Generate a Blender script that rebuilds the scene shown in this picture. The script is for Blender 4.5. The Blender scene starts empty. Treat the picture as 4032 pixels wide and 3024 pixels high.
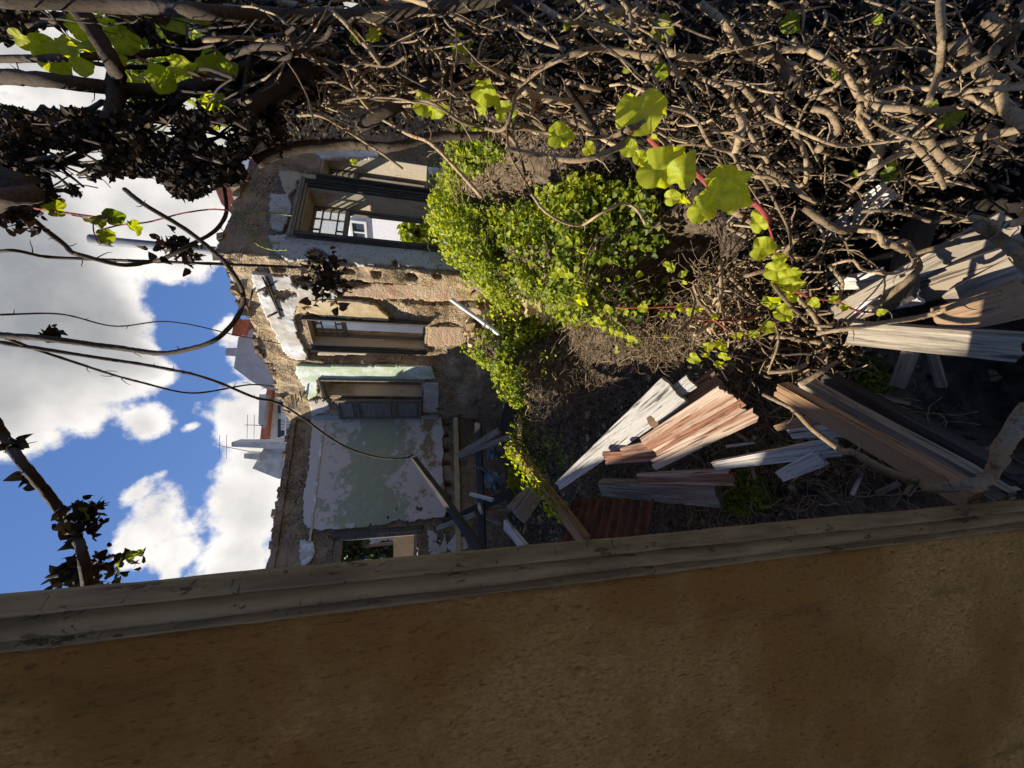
import bpy, math, random
import numpy as np
from mathutils import Vector, Matrix
rng = np.random.default_rng(7); random.seed(7)
sc = bpy.context.scene
COL = sc.collection
# ------------------------------------------------------------------ camera
F = 370.0; PITCH = math.radians(13.9); ROLL = math.radians(0.92); EYE = np.array([0.0, 0.0, 2.4])
fw = np.array([0, math.cos(PITCH), -math.sin(PITCH)]); up = np.array([0, math.sin(PITCH), math.cos(PITCH)]); rt = np.array([1.0, 0, 0])
ix = -(up * math.cos(ROLL)) + rt * math.sin(ROLL)      # the photo lies on its side: picture right is down
iy = rt * math.cos(ROLL) + up * math.sin(ROLL)
cd = bpy.data.cameras.new('camera'); cam = bpy.data.objects.new('camera', cd); COL.objects.link(cam)
cd.sensor_width = 36; cd.lens = 36 * F / 1024; cd.clip_start = 0.02; cd.clip_end = 3000
M = Matrix(((ix[0], iy[0], -fw[0], EYE[0]), (ix[1], iy[1], -fw[1], EYE[1]), (ix[2], iy[2], -fw[2], EYE[2]), (0, 0, 0, 1)))
cam.matrix_world = M; sc.camera = cam

def ray(u, v):
    return fw + ix * ((u - 512) / F) + iy * ((384 - v) / F)
K = 0.46293
def o(x, y): return (x * K, y * K)                       # survey readings in three scales
def q(X, Y, x, y, s=0.45570): return ((X + s * x) * 0.253968, (Y + s * y) * 0.253968)
def h(X, Y, x, y): return q(X, Y, x, y, 0.31646)
def at(uv, D): return EYE + ray(*uv) * D
def atz(uv, z):
    d = ray(*uv); return EYE + d * ((z - EYE[2]) / d[2])
# ------------------------------------------------------------------ sun and sky
SUN = np.array([-0.699, 0.196, 0.6875]); SUN /= np.linalg.norm(SUN)
sl = bpy.data.lights.new('sun', 'SUN'); so = bpy.data.objects.new('sun', sl); COL.objects.link(so)
sl.energy = 5.0; sl.angle = math.radians(0.5); sl.color = (1.0, 0.93, 0.80)
so.rotation_mode = 'QUATERNION'; so.rotation_quaternion = Vector(SUN).to_track_quat('Z', 'Y')
so.location = (-6, 3, 9)
vs = sc.view_settings; vs.view_transform = 'Standard'; vs.look = 'None'; vs.gamma = 1; vs.exposure = 0.8
w = bpy.data.worlds.new('World'); sc.world = w; w.use_nodes = True
N = w.node_tree.nodes; L = w.node_tree.links; N.clear()
class G:
    """tiny helper for building node graphs"""
    def __init__(s, nt): s.nt = nt
    def n(s, t, **kw):
        x = s.nt.nodes.new(t)
        for k, v in kw.items(): setattr(x, k, v)
        return x
    def put(s, sock, v):
        if hasattr(v, 'is_output') or isinstance(v, bpy.types.NodeSocket): s.nt.links.new(v, sock)
        elif v is not None: sock.default_value = v
    def math(s, op, a, b=None, c=None, clamp=False):
        x = s.n('ShaderNodeMath', operation=op, use_clamp=clamp)
        s.put(x.inputs[0], a)
        if b is not None: s.put(x.inputs[1], b)
        if c is not None: s.put(x.inputs[2], c)
        return x.outputs[0]
    def noise(s, vec, scale, detail=4, rough=0.55, dist=0.0):
        x = s.n('ShaderNodeTexNoise'); s.put(x.inputs['Vector'], vec)
        x.inputs['Scale'].default_value = scale; x.inputs['Detail'].default_value = detail
        x.inputs['Roughness'].default_value = rough; x.inputs['Distortion'].default_value = dist
        return x.outputs[0]
    def ss(s, v, a, b):
        x = s.n('ShaderNodeMapRange', interpolation_type='SMOOTHSTEP'); s.put(x.inputs[0], v)
        x.inputs[1].default_value = a; x.inputs[2].default_value = b; return x.outputs[0]
    def mix(s, f, a, b):
        x = s.n('ShaderNodeMix', data_type='RGBA'); s.put(x.inputs[0], f)
        for i, v in ((6, a), (7, b)):
            if isinstance(v, tuple): v = (*v[:3], 1)
            s.put(x.inputs[i], v)
        return x.outputs[2]
    def mapping(s, vec, scale=(1, 1, 1), rot=(0, 0, 0)):
        x = s.n('ShaderNodeMapping'); s.put(x.inputs[0], vec); x.inputs['Scale'].default_value = scale
        x.inputs['Rotation'].default_value = rot; return x.outputs[0]
g = G(w.node_tree)
sky = g.n('ShaderNodeTexSky', sky_type='NISHITA'); sky.sun_disc = False
sky.sun_elevation = math.asin(SUN[2]); sky.sun_rotation = math.atan2(SUN[0], SUN[1])
sky.air_density = 1.0; sky.dust_density = 0.3; sky.ozone_density = 3.0
tc = g.n('ShaderNodeTexCoord').outputs['Generated']
# clouds: round puffs at compass directions (azimuth right of north, elevation, radius; degrees), edges broken by noise
def puff_of(u, v, r):
    d = ray(u, v); d = d / np.linalg.norm(d); return d, (r * .55 if r > 9 else r * .8 if r > 4 else r)
puffs = [puff_of(*a) for a in [
    (20, 260, 17), (40, 330, 16), (84, 300, 13), (10, 400, 11), (66, 385, 9.5), (112, 235, 9.5), (-40, 200, 18), (105, 350, 8), (150, 420, 3), (-60, 330, 20),
    (60, 150, 10), (30, 60, 12), (130, 200, 7), (190, 225, 8), (200, 185, 8), (95, 90, 7), (215, 110, 12), (262, 30, 14), (30, 432, 5),
    (148, 492, 2.0), (168, 512, 2.9), (184, 545, 2.3), (180, 525, 2.5), (148, 537, 2.2), (184, 565, 1.3), (195, 434, 1.0),
    (250, 470, 6.0), (258, 510, 8.0), (247, 560, 6.0), (234, 503, 4.0), (236, 590, 5), (237, 415, 4.0), (247, 390, 3.5), (232, 320, 2.2), (262, 350, 6), (235, 445, 3.5), (270, 430, 8),
    (300, 620, 14), (330, 380, 10), (330, 250, 14)]]
warp = g.n('ShaderNodeTexNoise'); g.put(warp.inputs['Vector'], tc); warp.inputs['Scale'].default_value = 5; warp.inputs['Detail'].default_value = 6
wv = g.n('ShaderNodeVectorMath', operation='MULTIPLY_ADD'); g.put(wv.inputs[0], warp.outputs[1]); wv.inputs[1].default_value = (.16, .16, .16)
wsub = g.n('ShaderNodeVectorMath', operation='SUBTRACT'); g.put(wsub.inputs[0], tc); wsub.inputs[1].default_value = (.08, .08, .08)
g.put(wv.inputs[2], wsub.outputs[0])
nrm = g.n('ShaderNodeVectorMath', operation='NORMALIZE'); g.put(nrm.inputs[0], wv.outputs[0]); D0 = nrm.outputs[0]
fld = None
for d, r in puffs:
    dp = g.n('ShaderNodeVectorMath', operation='DOT_PRODUCT'); g.put(dp.inputs[0], D0); dp.inputs[1].default_value = tuple(d)
    c = math.cos(math.radians(r)); k = 1 / (1 - c)
    m = g.math('MULTIPLY_ADD', dp.outputs['Value'], k, -c * k)
    m = g.math('MAXIMUM', m, -2.0)
    m = g.math('MULTIPLY', m, min(1.0, 0.35 + r * 0.07))
    fld = m if fld is None else g.math('SMOOTH_MAX', fld, m, 0.25)
n1 = g.noise(tc, 9, 9, 0.62); n2 = g.noise(tc, 3.2, 5, 0.55)
f2 = g.math('ADD', fld, g.math('MULTIPLY', g.math('SUBTRACT', n1, 0.5), 1.5))
dens = g.ss(f2, 0.16, 0.46)
sepz = g.n('ShaderNodeSeparateXYZ'); g.put(sepz.inputs[0], tc)
# cloud shade: thick cores of the high cloud are grey underneath, thin rims white
thick = g.ss(g.math('ADD', fld, g.math('MULTIPLY', g.math('SUBTRACT', n2, 0.5), 1.1)), 0.28, 1.02)
high = g.ss(sepz.outputs[2], 0.22, 0.62)
grey = g.math('MULTIPLY', thick, g.math('MULTIPLY_ADD', high, 0.62, 0.38))
n3 = g.noise(tc, 14, 6, 0.6)
ccol = g.mix(grey, (6.4, 6.1, 5.8), (1.9, 1.98, 2.1))
ccol = g.mix(g.math('MULTIPLY', g.ss(n3, .42, .66), .30), ccol, (3.3, 3.35, 3.4))
skyc = g.mix(0.6, sky.outputs[0], (0.26, 0.80, 2.7))
colr = g.mix(dens, skyc, ccol)
bg = g.n('ShaderNodeBackground'); g.put(bg.inputs[0], colr); bg.inputs[1].default_value = 0.10
wo = g.n('ShaderNodeOutputWorld'); g.put(wo.inputs[0], bg.outputs[0])

# ------------------------------------------------------------------ materials
def newmat(name):
    m = bpy.data.materials.new(name); m.use_nodes = True; nt = m.node_tree; nt.nodes.clear()
    gg = G(nt); out = gg.n('ShaderNodeOutputMaterial'); return m, gg, out
def bump(gg, hgt, strength, dist):
    b = gg.n('ShaderNodeBump'); b.inputs['Strength'].default_value = strength; b.inputs['Distance'].default_value = dist
    gg.put(b.inputs['Height'], hgt); return b.outputs[0]
def finish(gg, out, col, rough=0.9, nrmv=None, spec=0.25):
    p = gg.n('ShaderNodeBsdfPrincipled'); gg.put(p.inputs['Base Color'], col if not isinstance(col, tuple) else (*col, 1))
    gg.put(p.inputs['Roughness'], rough); p.inputs['Specular IOR Level'].default_value = spec
    if nrmv is not None: gg.put(p.inputs['Normal'], nrmv)
    gg.put(out.inputs[0], p.outputs[0]); return p
def oc(gg): return gg.n('ShaderNodeTexCoord').outputs['Object']
def rnd(gg): return gg.n('ShaderNodeObjectInfo').outputs['Random']
def attr(gg, nm='t'): return gg.n('ShaderNodeAttribute', attribute_name=nm).outputs['Fac']

def mat_masonry(name, c1, c2, c3, scale=1.0):
    m, gg, out = newmat(name); v = oc(gg)
    vor = gg.n('ShaderNodeTexVoronoi'); gg.put(vor.inputs['Vector'], gg.mapping(v, (3.2 * scale, 3.2 * scale, 5.2 * scale)))
    wn = gg.noise(v, 2.0, 8, .65); fn = gg.noise(v, 11, 9, .7); ln = gg.noise(v, .9, 3)
    cell = gg.n('ShaderNodeSeparateColor'); gg.put(cell.inputs[0], vor.outputs['Color'])
    col = gg.mix(gg.ss(wn, .38, .62), c1, c2); col = gg.mix(gg.math('MULTIPLY', cell.outputs[0], .45), col, c3)
    col = gg.mix(gg.ss(fn, .52, .74), col, tuple(x * .35 for x in c1))
    v2 = gg.n('ShaderNodeTexVoronoi', feature='DISTANCE_TO_EDGE'); nz = gg.n('ShaderNodeTexNoise'); gg.put(nz.inputs['Vector'], v); nz.inputs['Scale'].default_value = 5
    av = gg.n('ShaderNodeVectorMath', operation='MULTIPLY_ADD'); gg.put(av.inputs[0], nz.outputs[1]); av.inputs[1].default_value = (.22, .22, .22); gg.put(av.inputs[2], v)
    gg.put(v2.inputs['Vector'], gg.mapping(av.outputs[0], (3.0 * scale, 3.0 * scale, 5.5 * scale))); jn = gg.ss(v2.outputs['Distance'], .09, .0)
    jn = gg.math('MULTIPLY', jn, gg.ss(gg.noise(v, 1.3, 3), .42, .56)); col = gg.mix(gg.math('MULTIPLY', jn, .75), col, tuple(x * .22 for x in c1))
    ht = gg.math('ADD', gg.math('MULTIPLY', fn, 1.0), gg.math('MULTIPLY', jn, -1.2))
    finish(gg, out, col, .95, bump(gg, ht, .9, .05)); return m
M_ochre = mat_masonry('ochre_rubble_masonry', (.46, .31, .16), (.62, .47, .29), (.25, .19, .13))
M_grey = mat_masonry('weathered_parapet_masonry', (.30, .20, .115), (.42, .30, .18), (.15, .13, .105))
def mat_plaster(name, base, stain, stain2, amount=.5, spots=False, vert=True):
    m, gg, out = newmat(name); v = oc(gg)
    a = gg.noise(gg.mapping(v, (1.6, 1.6, .8 if vert else 1.6)), 1.6, 10, .68); b = gg.noise(v, 7, 8, .7); c = gg.noise(v, 28, 4)
    col = gg.mix(gg.ss(a, .60 - amount * .2, .72 - amount * .15), base, stain)
    col = gg.mix(gg.math('MULTIPLY', gg.ss(b, .55, .70), .8), col, stain2)
    if spots:
        vo = gg.n('ShaderNodeTexVoronoi'); gg.put(vo.inputs['Vector'], v); vo.inputs['Scale'].default_value = 15
        col = gg.mix(gg.math('MULTIPLY', gg.math('LESS_THAN', vo.outputs['Distance'], .22), .75), col, (.10, .095, .09))
    finish(gg, out, col, .88, bump(gg, gg.math('ADD', b, gg.math('MULTIPLY', c, .3)), .5, .02)); return m
M_white = mat_plaster('white_flaking_plaster', (.76, .74, .70), (.50, .44, .36), (.20, .20, .20), 1.1)
M_palegreen = mat_plaster('pale_green_plaster', (.74, .76, .66), (.50, .58, .38), (.42, .42, .38), 1.0)
M_spot = mat_plaster('pecked_grey_plaster', (.42, .40, .37), (.33, .27, .21), (.46, .44, .42), .6, True)
M_tan = mat_plaster('tan_plaster', (.40, .34, .25), (.30, .22, .13), (.48, .44, .38), .5)
M_ochrep = mat_plaster('ochre_render', (.52, .38, .20), (.60, .47, .28), (.36, .25, .14), .6)
M_lilac = mat_plaster('pale_street_plaster', (.80, .78, .80), (.74, .72, .74), (.78, .77, .78), .3)
def mat_greenroom():
    m, gg, out = newmat('green_distemper_plaster'); v = oc(gg)
    a = gg.noise(v, 1.9, 12, .72, .3); b = gg.noise(v, 1.1, 3); c = gg.noise(v, 9, 8, .72)
    sx = gg.n('ShaderNodeSeparateXYZ'); gg.put(sx.inputs[0], v)
    # the coat of green is left mostly on the middle band of the wall
    band = gg.math('SUBTRACT', 1.0, gg.math('MULTIPLY', gg.math('ABSOLUTE', gg.math('SUBTRACT', sx.outputs[2], 3.55)), .95))
    f = gg.math('ADD', gg.math('MULTIPLY', a, 1.6), gg.math('MULTIPLY_ADD', band, .50, -.62)); f = gg.math('ADD', f, gg.math('MULTIPLY', gg.math('SUBTRACT', b, .5), .7)); f = gg.math('ADD', f, gg.math('MULTIPLY', gg.math('SUBTRACT', c, .5), .55)); f = gg.math('ADD', f, .19)
    col = gg.mix(gg.ss(f, .50, .53), (.60, .52, .46), (.335, .35, .225))
    col = gg.mix(gg.math('MULTIPLY', gg.ss(c, .50, .66), .55), col, (.50, .44, .40))
    low = gg.math('MULTIPLY', gg.ss(sx.outputs[2], 3.3, 2.2), gg.ss(gg.noise(v, 1.7, 8, .7), .52, .58))
    col = gg.mix(low, col, (.30, .20, .10))
    finish(gg, out, col, .9, bump(gg, c, .35, .01)); return m
M_room = mat_greenroom()
def mat_brick():
    m, gg, out = newmat('exposed_brick'); v = oc(gg)
    mp = gg.n('ShaderNodeMapping'); gg.put(mp.inputs[0], v); mp.inputs['Rotation'].default_value = (math.radians(90), 0, 0)
    wv = gg.n('ShaderNodeTexNoise'); gg.put(wv.inputs['Vector'], v); wv.inputs['Scale'].default_value = 8
    ad = gg.n('ShaderNodeVectorMath', operation='MULTIPLY_ADD'); gg.put(ad.inputs[0], wv.outputs[1]); ad.inputs[1].default_value = (.05, .05, .05); gg.put(ad.inputs[2], mp.outputs[0])
    b = gg.n('ShaderNodeTexBrick'); gg.put(b.inputs['Vector'], ad.outputs[0]); b.inputs['Scale'].default_value = 1
    b.inputs['Brick Width'].default_value = .22; b.inputs['Row Height'].default_value = .065; b.inputs['Mortar Size'].default_value = .008
    b.inputs['Color1'].default_value = (.52, .24, .14, 1); b.inputs['Color2'].default_value = (.60, .40, .24, 1); b.inputs['Mortar'].default_value = (.50, .44, .34, 1)
    n = gg.noise(v, 3.5, 9, .7); n4 = gg.noise(v, 24, 5, .7)
    col = gg.mix(gg.ss(n, .46, .62), b.outputs[0], (.52, .40, .25))
    finish(gg, out, col, .95, bump(gg, gg.math('ADD', gg.math('MULTIPLY', b.outputs['Fac'], -.5), gg.math('ADD', n4, n)), 1, .04)); return m
M_brick = mat_brick()
def mat_wood(name, c1, c2, c3, rough=.85, along=0, gs=1.0, lum=.5):
    m, gg, out = newmat(name); v = oc(gg); r = rnd(gg)
    sc3 = [16 * gs] * 3; sc3[along] = .9 * gs
    ad = gg.n('ShaderNodeVectorMath', operation='ADD'); gg.put(ad.inputs[0], v); cx = gg.n('ShaderNodeCombineXYZ')
    for i in range(3): gg.put(cx.inputs[i], gg.math('MULTIPLY', r, 37.0 + i))
    gg.put(ad.inputs[1], cx.outputs[0]); vv = ad.outputs[0]
    a = gg.noise(gg.mapping(vv, tuple(sc3)), 2.2, 11, .78, .4); b = gg.noise(gg.mapping(vv, tuple(x * .35 for x in sc3)), 1.3, 5, .6)
    col = gg.mix(gg.ss(a, .36, .62), c1, c2); col = gg.mix(gg.ss(b, .48 , .62), col, c3)
    crack = gg.ss(gg.noise(gg.mapping(vv, tuple(x * 1.6 for x in sc3)), 2.0, 3), .60, .66)
    col = gg.mix(gg.math('MULTIPLY', crack, .8), col, tuple(x * .2 for x in c1))
    finish(gg, out, col, rough, bump(gg, gg.math('SUBTRACT', a, crack), .7, .006)); return m
M_wgrey = mat_wood('grey_weathered_timber', (.13, .105, .075), (.42, .35, .26), (.26, .205, .145), gs=1.3)
M_wpale = mat_wood('bleached_timber', (.17, .15, .125), (.62, .59, .53), (.50, .46, .40), gs=1.5)
M_wred = mat_wood('faded_red_painted_timber', (.16, .07, .04), (.36, .17, .10), (.54, .42, .31), gs=1.7)
M_wbrown = mat_wood('brown_timber', (.17, .10, .055), (.42, .27, .155), (.28, .165, .085))
M_wdark = mat_wood('dark_charred_timber', (.035, .03, .026), (.07, .06, .05), (.05, .045, .04))
M_wframe = mat_wood('old_window_timber', (.12, .10, .07), (.22, .19, .14), (.16, .135, .095), along=2)
M_wcase = mat_wood('blackened_casing_timber', (.035, .03, .024), (.10, .085, .065), (.055, .048, .038), along=2)
M_wmould = mat_wood('stained_moulding', (.16, .14, .11), (.27, .24, .19), (.20, .17, .13))
def mat_simple(name, c, rough=.8, var=.3, scale=6, b=.3, c2=None, metal=0):
    m, gg, out = newmat(name); v = oc(gg); a = gg.noise(v, scale, 7, .65)
    col = gg.mix(gg.ss(a, .35, .68), c, c2 if c2 else tuple(x * (1 - var) for x in c))
    p = finish(gg, out, col, rough, bump(gg, a, b, .02)); p.inputs['Metallic'].default_value = metal; return m
M_pipe = mat_simple('grey_cement_pipe', (.19, .20, .21), .6)
M_conc = mat_simple('grey_render', (.40, .39, .39), .9, .15, 2, .1)
M_wallw = mat_simple('white_wall_paint', (.72, .72, .70), .9, .12, 1.5, .1)
M_dirty = mat_simple('dirty_white_render', (.62, .61, .57), .9, .35, 2.5, .2)
M_glassd = mat_simple('dark_window_glass', (.05, .06, .07), .15, .2, 2, 0)
M_tile = mat_simple('red_roof_tile', (.50, .17, .10), .85, .45, 9, .6)
M_metal = mat_simple('dark_aerial_metal', (.12, .12, .13), .5)
M_soil = mat_simple('dark_litter_soil', (.055, .039, .025), .97, .5, 14, 1.0, (.16, .112, .07))
M_rust = mat_simple('rusty_sheet', (.16, .065, .03), .8, .5, 9, .6, (.07, .035, .02))
M_cloth = mat_simple('faded_green_cloth', (.20, .25, .24), .9, .4, 5, .2)
M_brownpanel = mat_simple('brown_shutter_paint', (.33, .20, .12), .7, .2, 5, .1)
def mat_glass():
    m, gg, out = newmat('old_pane'); t = gg.n('ShaderNodeBsdfTransparent'); t.inputs[0].default_value = (.86, .88, .88, 1)
    gl = gg.n('ShaderNodeBsdfGlossy'); gl.inputs['Roughness'].default_value = .05; mx = gg.n('ShaderNodeMixShader'); mx.inputs[0].default_value = .12
    gg.put(mx.inputs[1], t.outputs[0]); gg.put(mx.inputs[2], gl.outputs[0]); gg.put(out.inputs[0], mx.outputs[0]); return m
M_pane = mat_glass()
def mat_stucco():
    m, gg, out = newmat('rough_brown_stucco'); v = oc(gg)
    a = gg.noise(gg.mapping(v, (95, 95, 48), (0, .35, 0)), 1.6, 10, .78, .4); b = gg.noise(v, 3.0, 4, .6); c = gg.noise(v, 230, 3, .6)
    pit = gg.ss(gg.noise(gg.mapping(v, (80, 80, 30), (0, .35, 0)), 2.0, 8, .72, .5), .56, .72)
    col = gg.mix(gg.ss(a, .35, .65), (.50, .265, .075), (.80, .47, .16)); col = gg.mix(gg.ss(b, .4, .7), col, (.44, .215, .052))
    col = gg.mix(gg.math('MULTIPLY', pit, .6), col, (.20, .10, .032))
    ht = gg.math('ADD', gg.math('SUBTRACT', a, gg.math('MULTIPLY', pit, .8)), gg.math('MULTIPLY', c, .25))
    big = gg.noise(v, 1.3, 6, .65); col = gg.mix(gg.ss(big, .46, .62), col, (.46, .225, .055)); stn = gg.ss(gg.noise(gg.mapping(v, (7, 7, 1.6)), 1.5, 7, .7), .56, .70); col = gg.mix(gg.math('MULTIPLY', stn, .55), col, (.22, .125, .05))
    finish(gg, out, col, .95, bump(gg, ht, 1.0, .017), .1); return m
M_stucco = mat_stucco()
def mat_jamb():
    m, gg, out = newmat('cracked_olive_paint'); v = oc(gg)
    a = gg.noise(gg.mapping(v, (14, 14, 3)), 2, 7, .65); ch = gg.ss(gg.noise(gg.mapping(v, (16, 16, 7)), 1.8, 7, .72), .60, .63)
    cr = gg.ss(gg.noise(gg.mapping(v, (9, 9, 30)), 1.6, 5, .6, 2.0), .66, .675)
    col = gg.mix(gg.ss(a, .35, .65), (.15, .105, .048), (.27, .195, .09)); col = gg.mix(ch, col, (.11, .065, .03)); col = gg.mix(gg.math('MULTIPLY', cr, .8), col, (.025, .02, .014))
    finish(gg, out, col, .7, bump(gg, gg.math('SUBTRACT', gg.math('MULTIPLY', a, .4), gg.math('ADD', ch, gg.math('MULTIPLY', cr, .5))), .8, .004)); return m
M_jamb = mat_jamb()
def mat_leaf(name, c1, c2, trans=.5, tint=(1.0, 1.25, .35), rough=.5):
    m, gg, out = newmat(name); f = attr(gg)
    col = gg.mix(f, c1, c2)
    v = oc(gg); col = gg.mix(gg.math('MULTIPLY', gg.ss(gg.noise(v, 34, 6, .7), .45, .68), .55), col, tuple(x * .5 for x in c1))
    p = gg.n('ShaderNodeBsdfPrincipled'); gg.put(p.inputs['Base Color'], col); p.inputs['Roughness'].default_value = rough; p.inputs['Specular IOR Level'].default_value = .35
    t = gg.n('ShaderNodeBsdfTranslucent'); tcx = gg.n('ShaderNodeMix', data_type='RGBA', blend_type='MULTIPLY'); tcx.inputs[0].default_value = 1
    gg.put(tcx.inputs[6], col); tcx.inputs[7].default_value = (*tint, 1); gg.put(t.inputs[0], tcx.outputs[2])
    mx = gg.n('ShaderNodeMixShader'); mx.inputs[0].default_value = trans; gg.put(mx.inputs[1], p.outputs[0]); gg.put(mx.inputs[2], t.outputs[0]); gg.put(out.inputs[0], mx.outputs[0]); return m
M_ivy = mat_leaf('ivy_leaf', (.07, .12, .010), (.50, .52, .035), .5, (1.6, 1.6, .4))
M_big = mat_leaf('backlit_creeper_leaf', (.44, .52, .035), (.60, .60, .04), .6, (1.7, 1.6, .5))
M_dead = mat_leaf('dead_leaf', (.020, .015, .011), (.14, .10, .055), .08, (1.3, 1, .6), .9)
M_tree = mat_leaf('dark_tree_leaf', (.02, .035, .015), (.05, .08, .03), .25)
def mat_stem(name, c1, c2, rough=.85):
    m, gg, out = newmat(name); v = oc(gg); f = attr(gg)
    a = gg.noise(gg.mapping(v, (85, 85, 40)), 1.0, 8, .75); col = gg.mix(f, c1, c2); col = gg.mix(gg.math('MULTIPLY', gg.ss(a, .48, .66), .75), col, tuple(x * .4 for x in c1))
    finish(gg, out, col, rough, bump(gg, a, 1.0, .006)); return m
M_stem = mat_stem('dry_vine_bark', (.095, .062, .036), (.47, .335, .19))
M_deep = mat_stem('shade_black_bark', (.010, .008, .006), (.035, .025, .017))  # near black, painting the deep shade of the thicket into its stems
M_stemd = mat_stem('shade_dark_vine_bark', (.045, .033, .023), (.11, .08, .055))  # darker copy of the bark, silhouette shade put into the upper stems
M_red = mat_stem('red_creeper_stem', (.30, .04, .05), (.38, .10, .06), .5)
M_green = mat_stem('green_runner_stem', (.28, .34, .08), (.40, .44, .12), .6)

# ------------------------------------------------------------------ object helpers
def tag(ob, label=None, cat=None, group=None, kind=None):
    if label: ob['label'] = label
    if cat: ob['category'] = cat
    if group: ob['group'] = group
    if kind: ob['kind'] = kind
    return ob
def empty(name, loc, label, cat, group=None, kind=None):
    e = bpy.data.objects.new(name, None); COL.objects.link(e); e.location = loc; e.empty_display_size = .1
    return tag(e, label, cat, group, kind)
def link(name, V, Fc, mat, parent=None, smooth=False, t=None, matrix=None, mi=None):
    V = np.asarray(V, dtype=np.float32)
    me = bpy.data.meshes.new(name)
    if isinstance(Fc, np.ndarray):
        nf, k = Fc.shape
        me.vertices.add(len(V)); me.vertices.foreach_set('co', V.ravel())
        me.loops.add(nf * k); me.loops.foreach_set('vertex_index', Fc.ravel().astype(np.int32))
        me.polygons.add(nf); me.polygons.foreach_set('loop_start', np.arange(0, nf * k, k, dtype=np.int32))
        me.update(calc_edges=True)
    else:
        me.from_pydata([tuple(map(float, v)) for v in V], [], [tuple(int(i) for i in f) for f in Fc]); me.update()
    if t is not None:
        at_ = me.attributes.new('t', 'FLOAT', 'POINT'); at_.data.foreach_set('value', np.asarray(t, dtype=np.float32))
    if isinstance(mat, (list, tuple)):
        for m in mat: me.materials.append(m)
    else: me.materials.append(mat)
    if smooth: me.polygons.foreach_set('use_smooth', np.ones(len(me.polygons), dtype=bool))
    if mi is not None: me.polygons.foreach_set('material_index', mi)
    me.validate(); 
    ob = bpy.data.objects.new(name, me); COL.objects.link(ob)
    if matrix is not None: ob.matrix_world = matrix
    if parent is not None:
        ob.parent = parent
        pm = Matrix.Translation(parent.location) if parent.type == 'EMPTY' else parent.matrix_world
        ob.matrix_parent_inverse = Matrix.Translation(parent.location).inverted() if parent.type == 'EMPTY' else parent.matrix_world.inverted()
    return ob
class MB:
    def __init__(s): s.V = []; s.F = []
    def box(s, c, d, rz=0, jit=0):
        c = np.array(c, float); d = np.array(d, float) / 2; b = len(s.V)
        for i in (-1, 1):
            for j in (-1, 1):
                for k in (-1, 1):
                    p = np.array([i * d[0], j * d[1], k * d[2]]) + (rng.normal(0, jit, 3) if jit else 0)
                    x = p[0] * math.cos(rz) - p[1] * math.sin(rz); y = p[0] * math.sin(rz) + p[1] * math.cos(rz)
                    s.V.append(c + (x, y, p[2]))
        for f in ((0, 1, 3, 2), (4, 6, 7, 5), (0, 4, 5, 1), (2, 3, 7, 6), (0, 2, 6, 4), (1, 5, 7, 3)): s.F.append([b + i for i in f])
        return s
    def poly(s, pts, ext):
        """closed outline pushed along ext into a solid"""
        b = len(s.V); n = len(pts); pts = [np.array(p, float) for p in pts]
        s.V += pts + [p + np.array(ext) for p in pts]
        s.F.append([b + i for i in range(n)]); s.F.append([b + n + i for i in reversed(range(n))])
        for i in range(n): j = (i + 1) % n; s.F.append([b + i, b + n + i, b + n + j, b + j])
        return s
    def build(s, name, mat, parent=None, **k): return link(name, s.V, s.F, mat, parent, **k)
# 2-d value noise
_T = rng.random((256, 256))
def vn(x, y):
    xi = np.floor(x).astype(int); yi = np.floor(y).astype(int); fx = x - xi; fy = y - yi; fx = fx * fx * (3 - 2 * fx); fy = fy * fy * (3 - 2 * fy)
    a = _T[xi % 256, yi % 256]; b = _T[(xi + 1) % 256, yi % 256]; c = _T[xi % 256, (yi + 1) % 256]; d = _T[(xi + 1) % 256, (yi + 1) % 256]
    return (a * (1 - fx) + b * fx) * (1 - fy) + (c * (1 - fx) + d * fx) * fy
def fbm(x, y, s, oct=4):
    r = 0; a = .5; x = np.asarray(x, float) * s; y = np.asarray(y, float) * s
    for _ in range(oct): r = r + a * (vn(x + 17.3, y + 5.1) - .5); a *= .55; x = x * 2.03; y = y * 2.03
    return r
def inpoly(P, x, y):
    r = np.zeros(np.shape(x), bool); n = len(P)
    for i in range(n):
        x1, y1 = P[i]; x2, y2 = P[(i + 1) % n]
        if y1 == y2: continue
        c = ((y1 > y) != (y2 > y)) & (x < (x2 - x1) * (y - y1) / (y2 - y1) + x1); r ^= c
    return r

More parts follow.
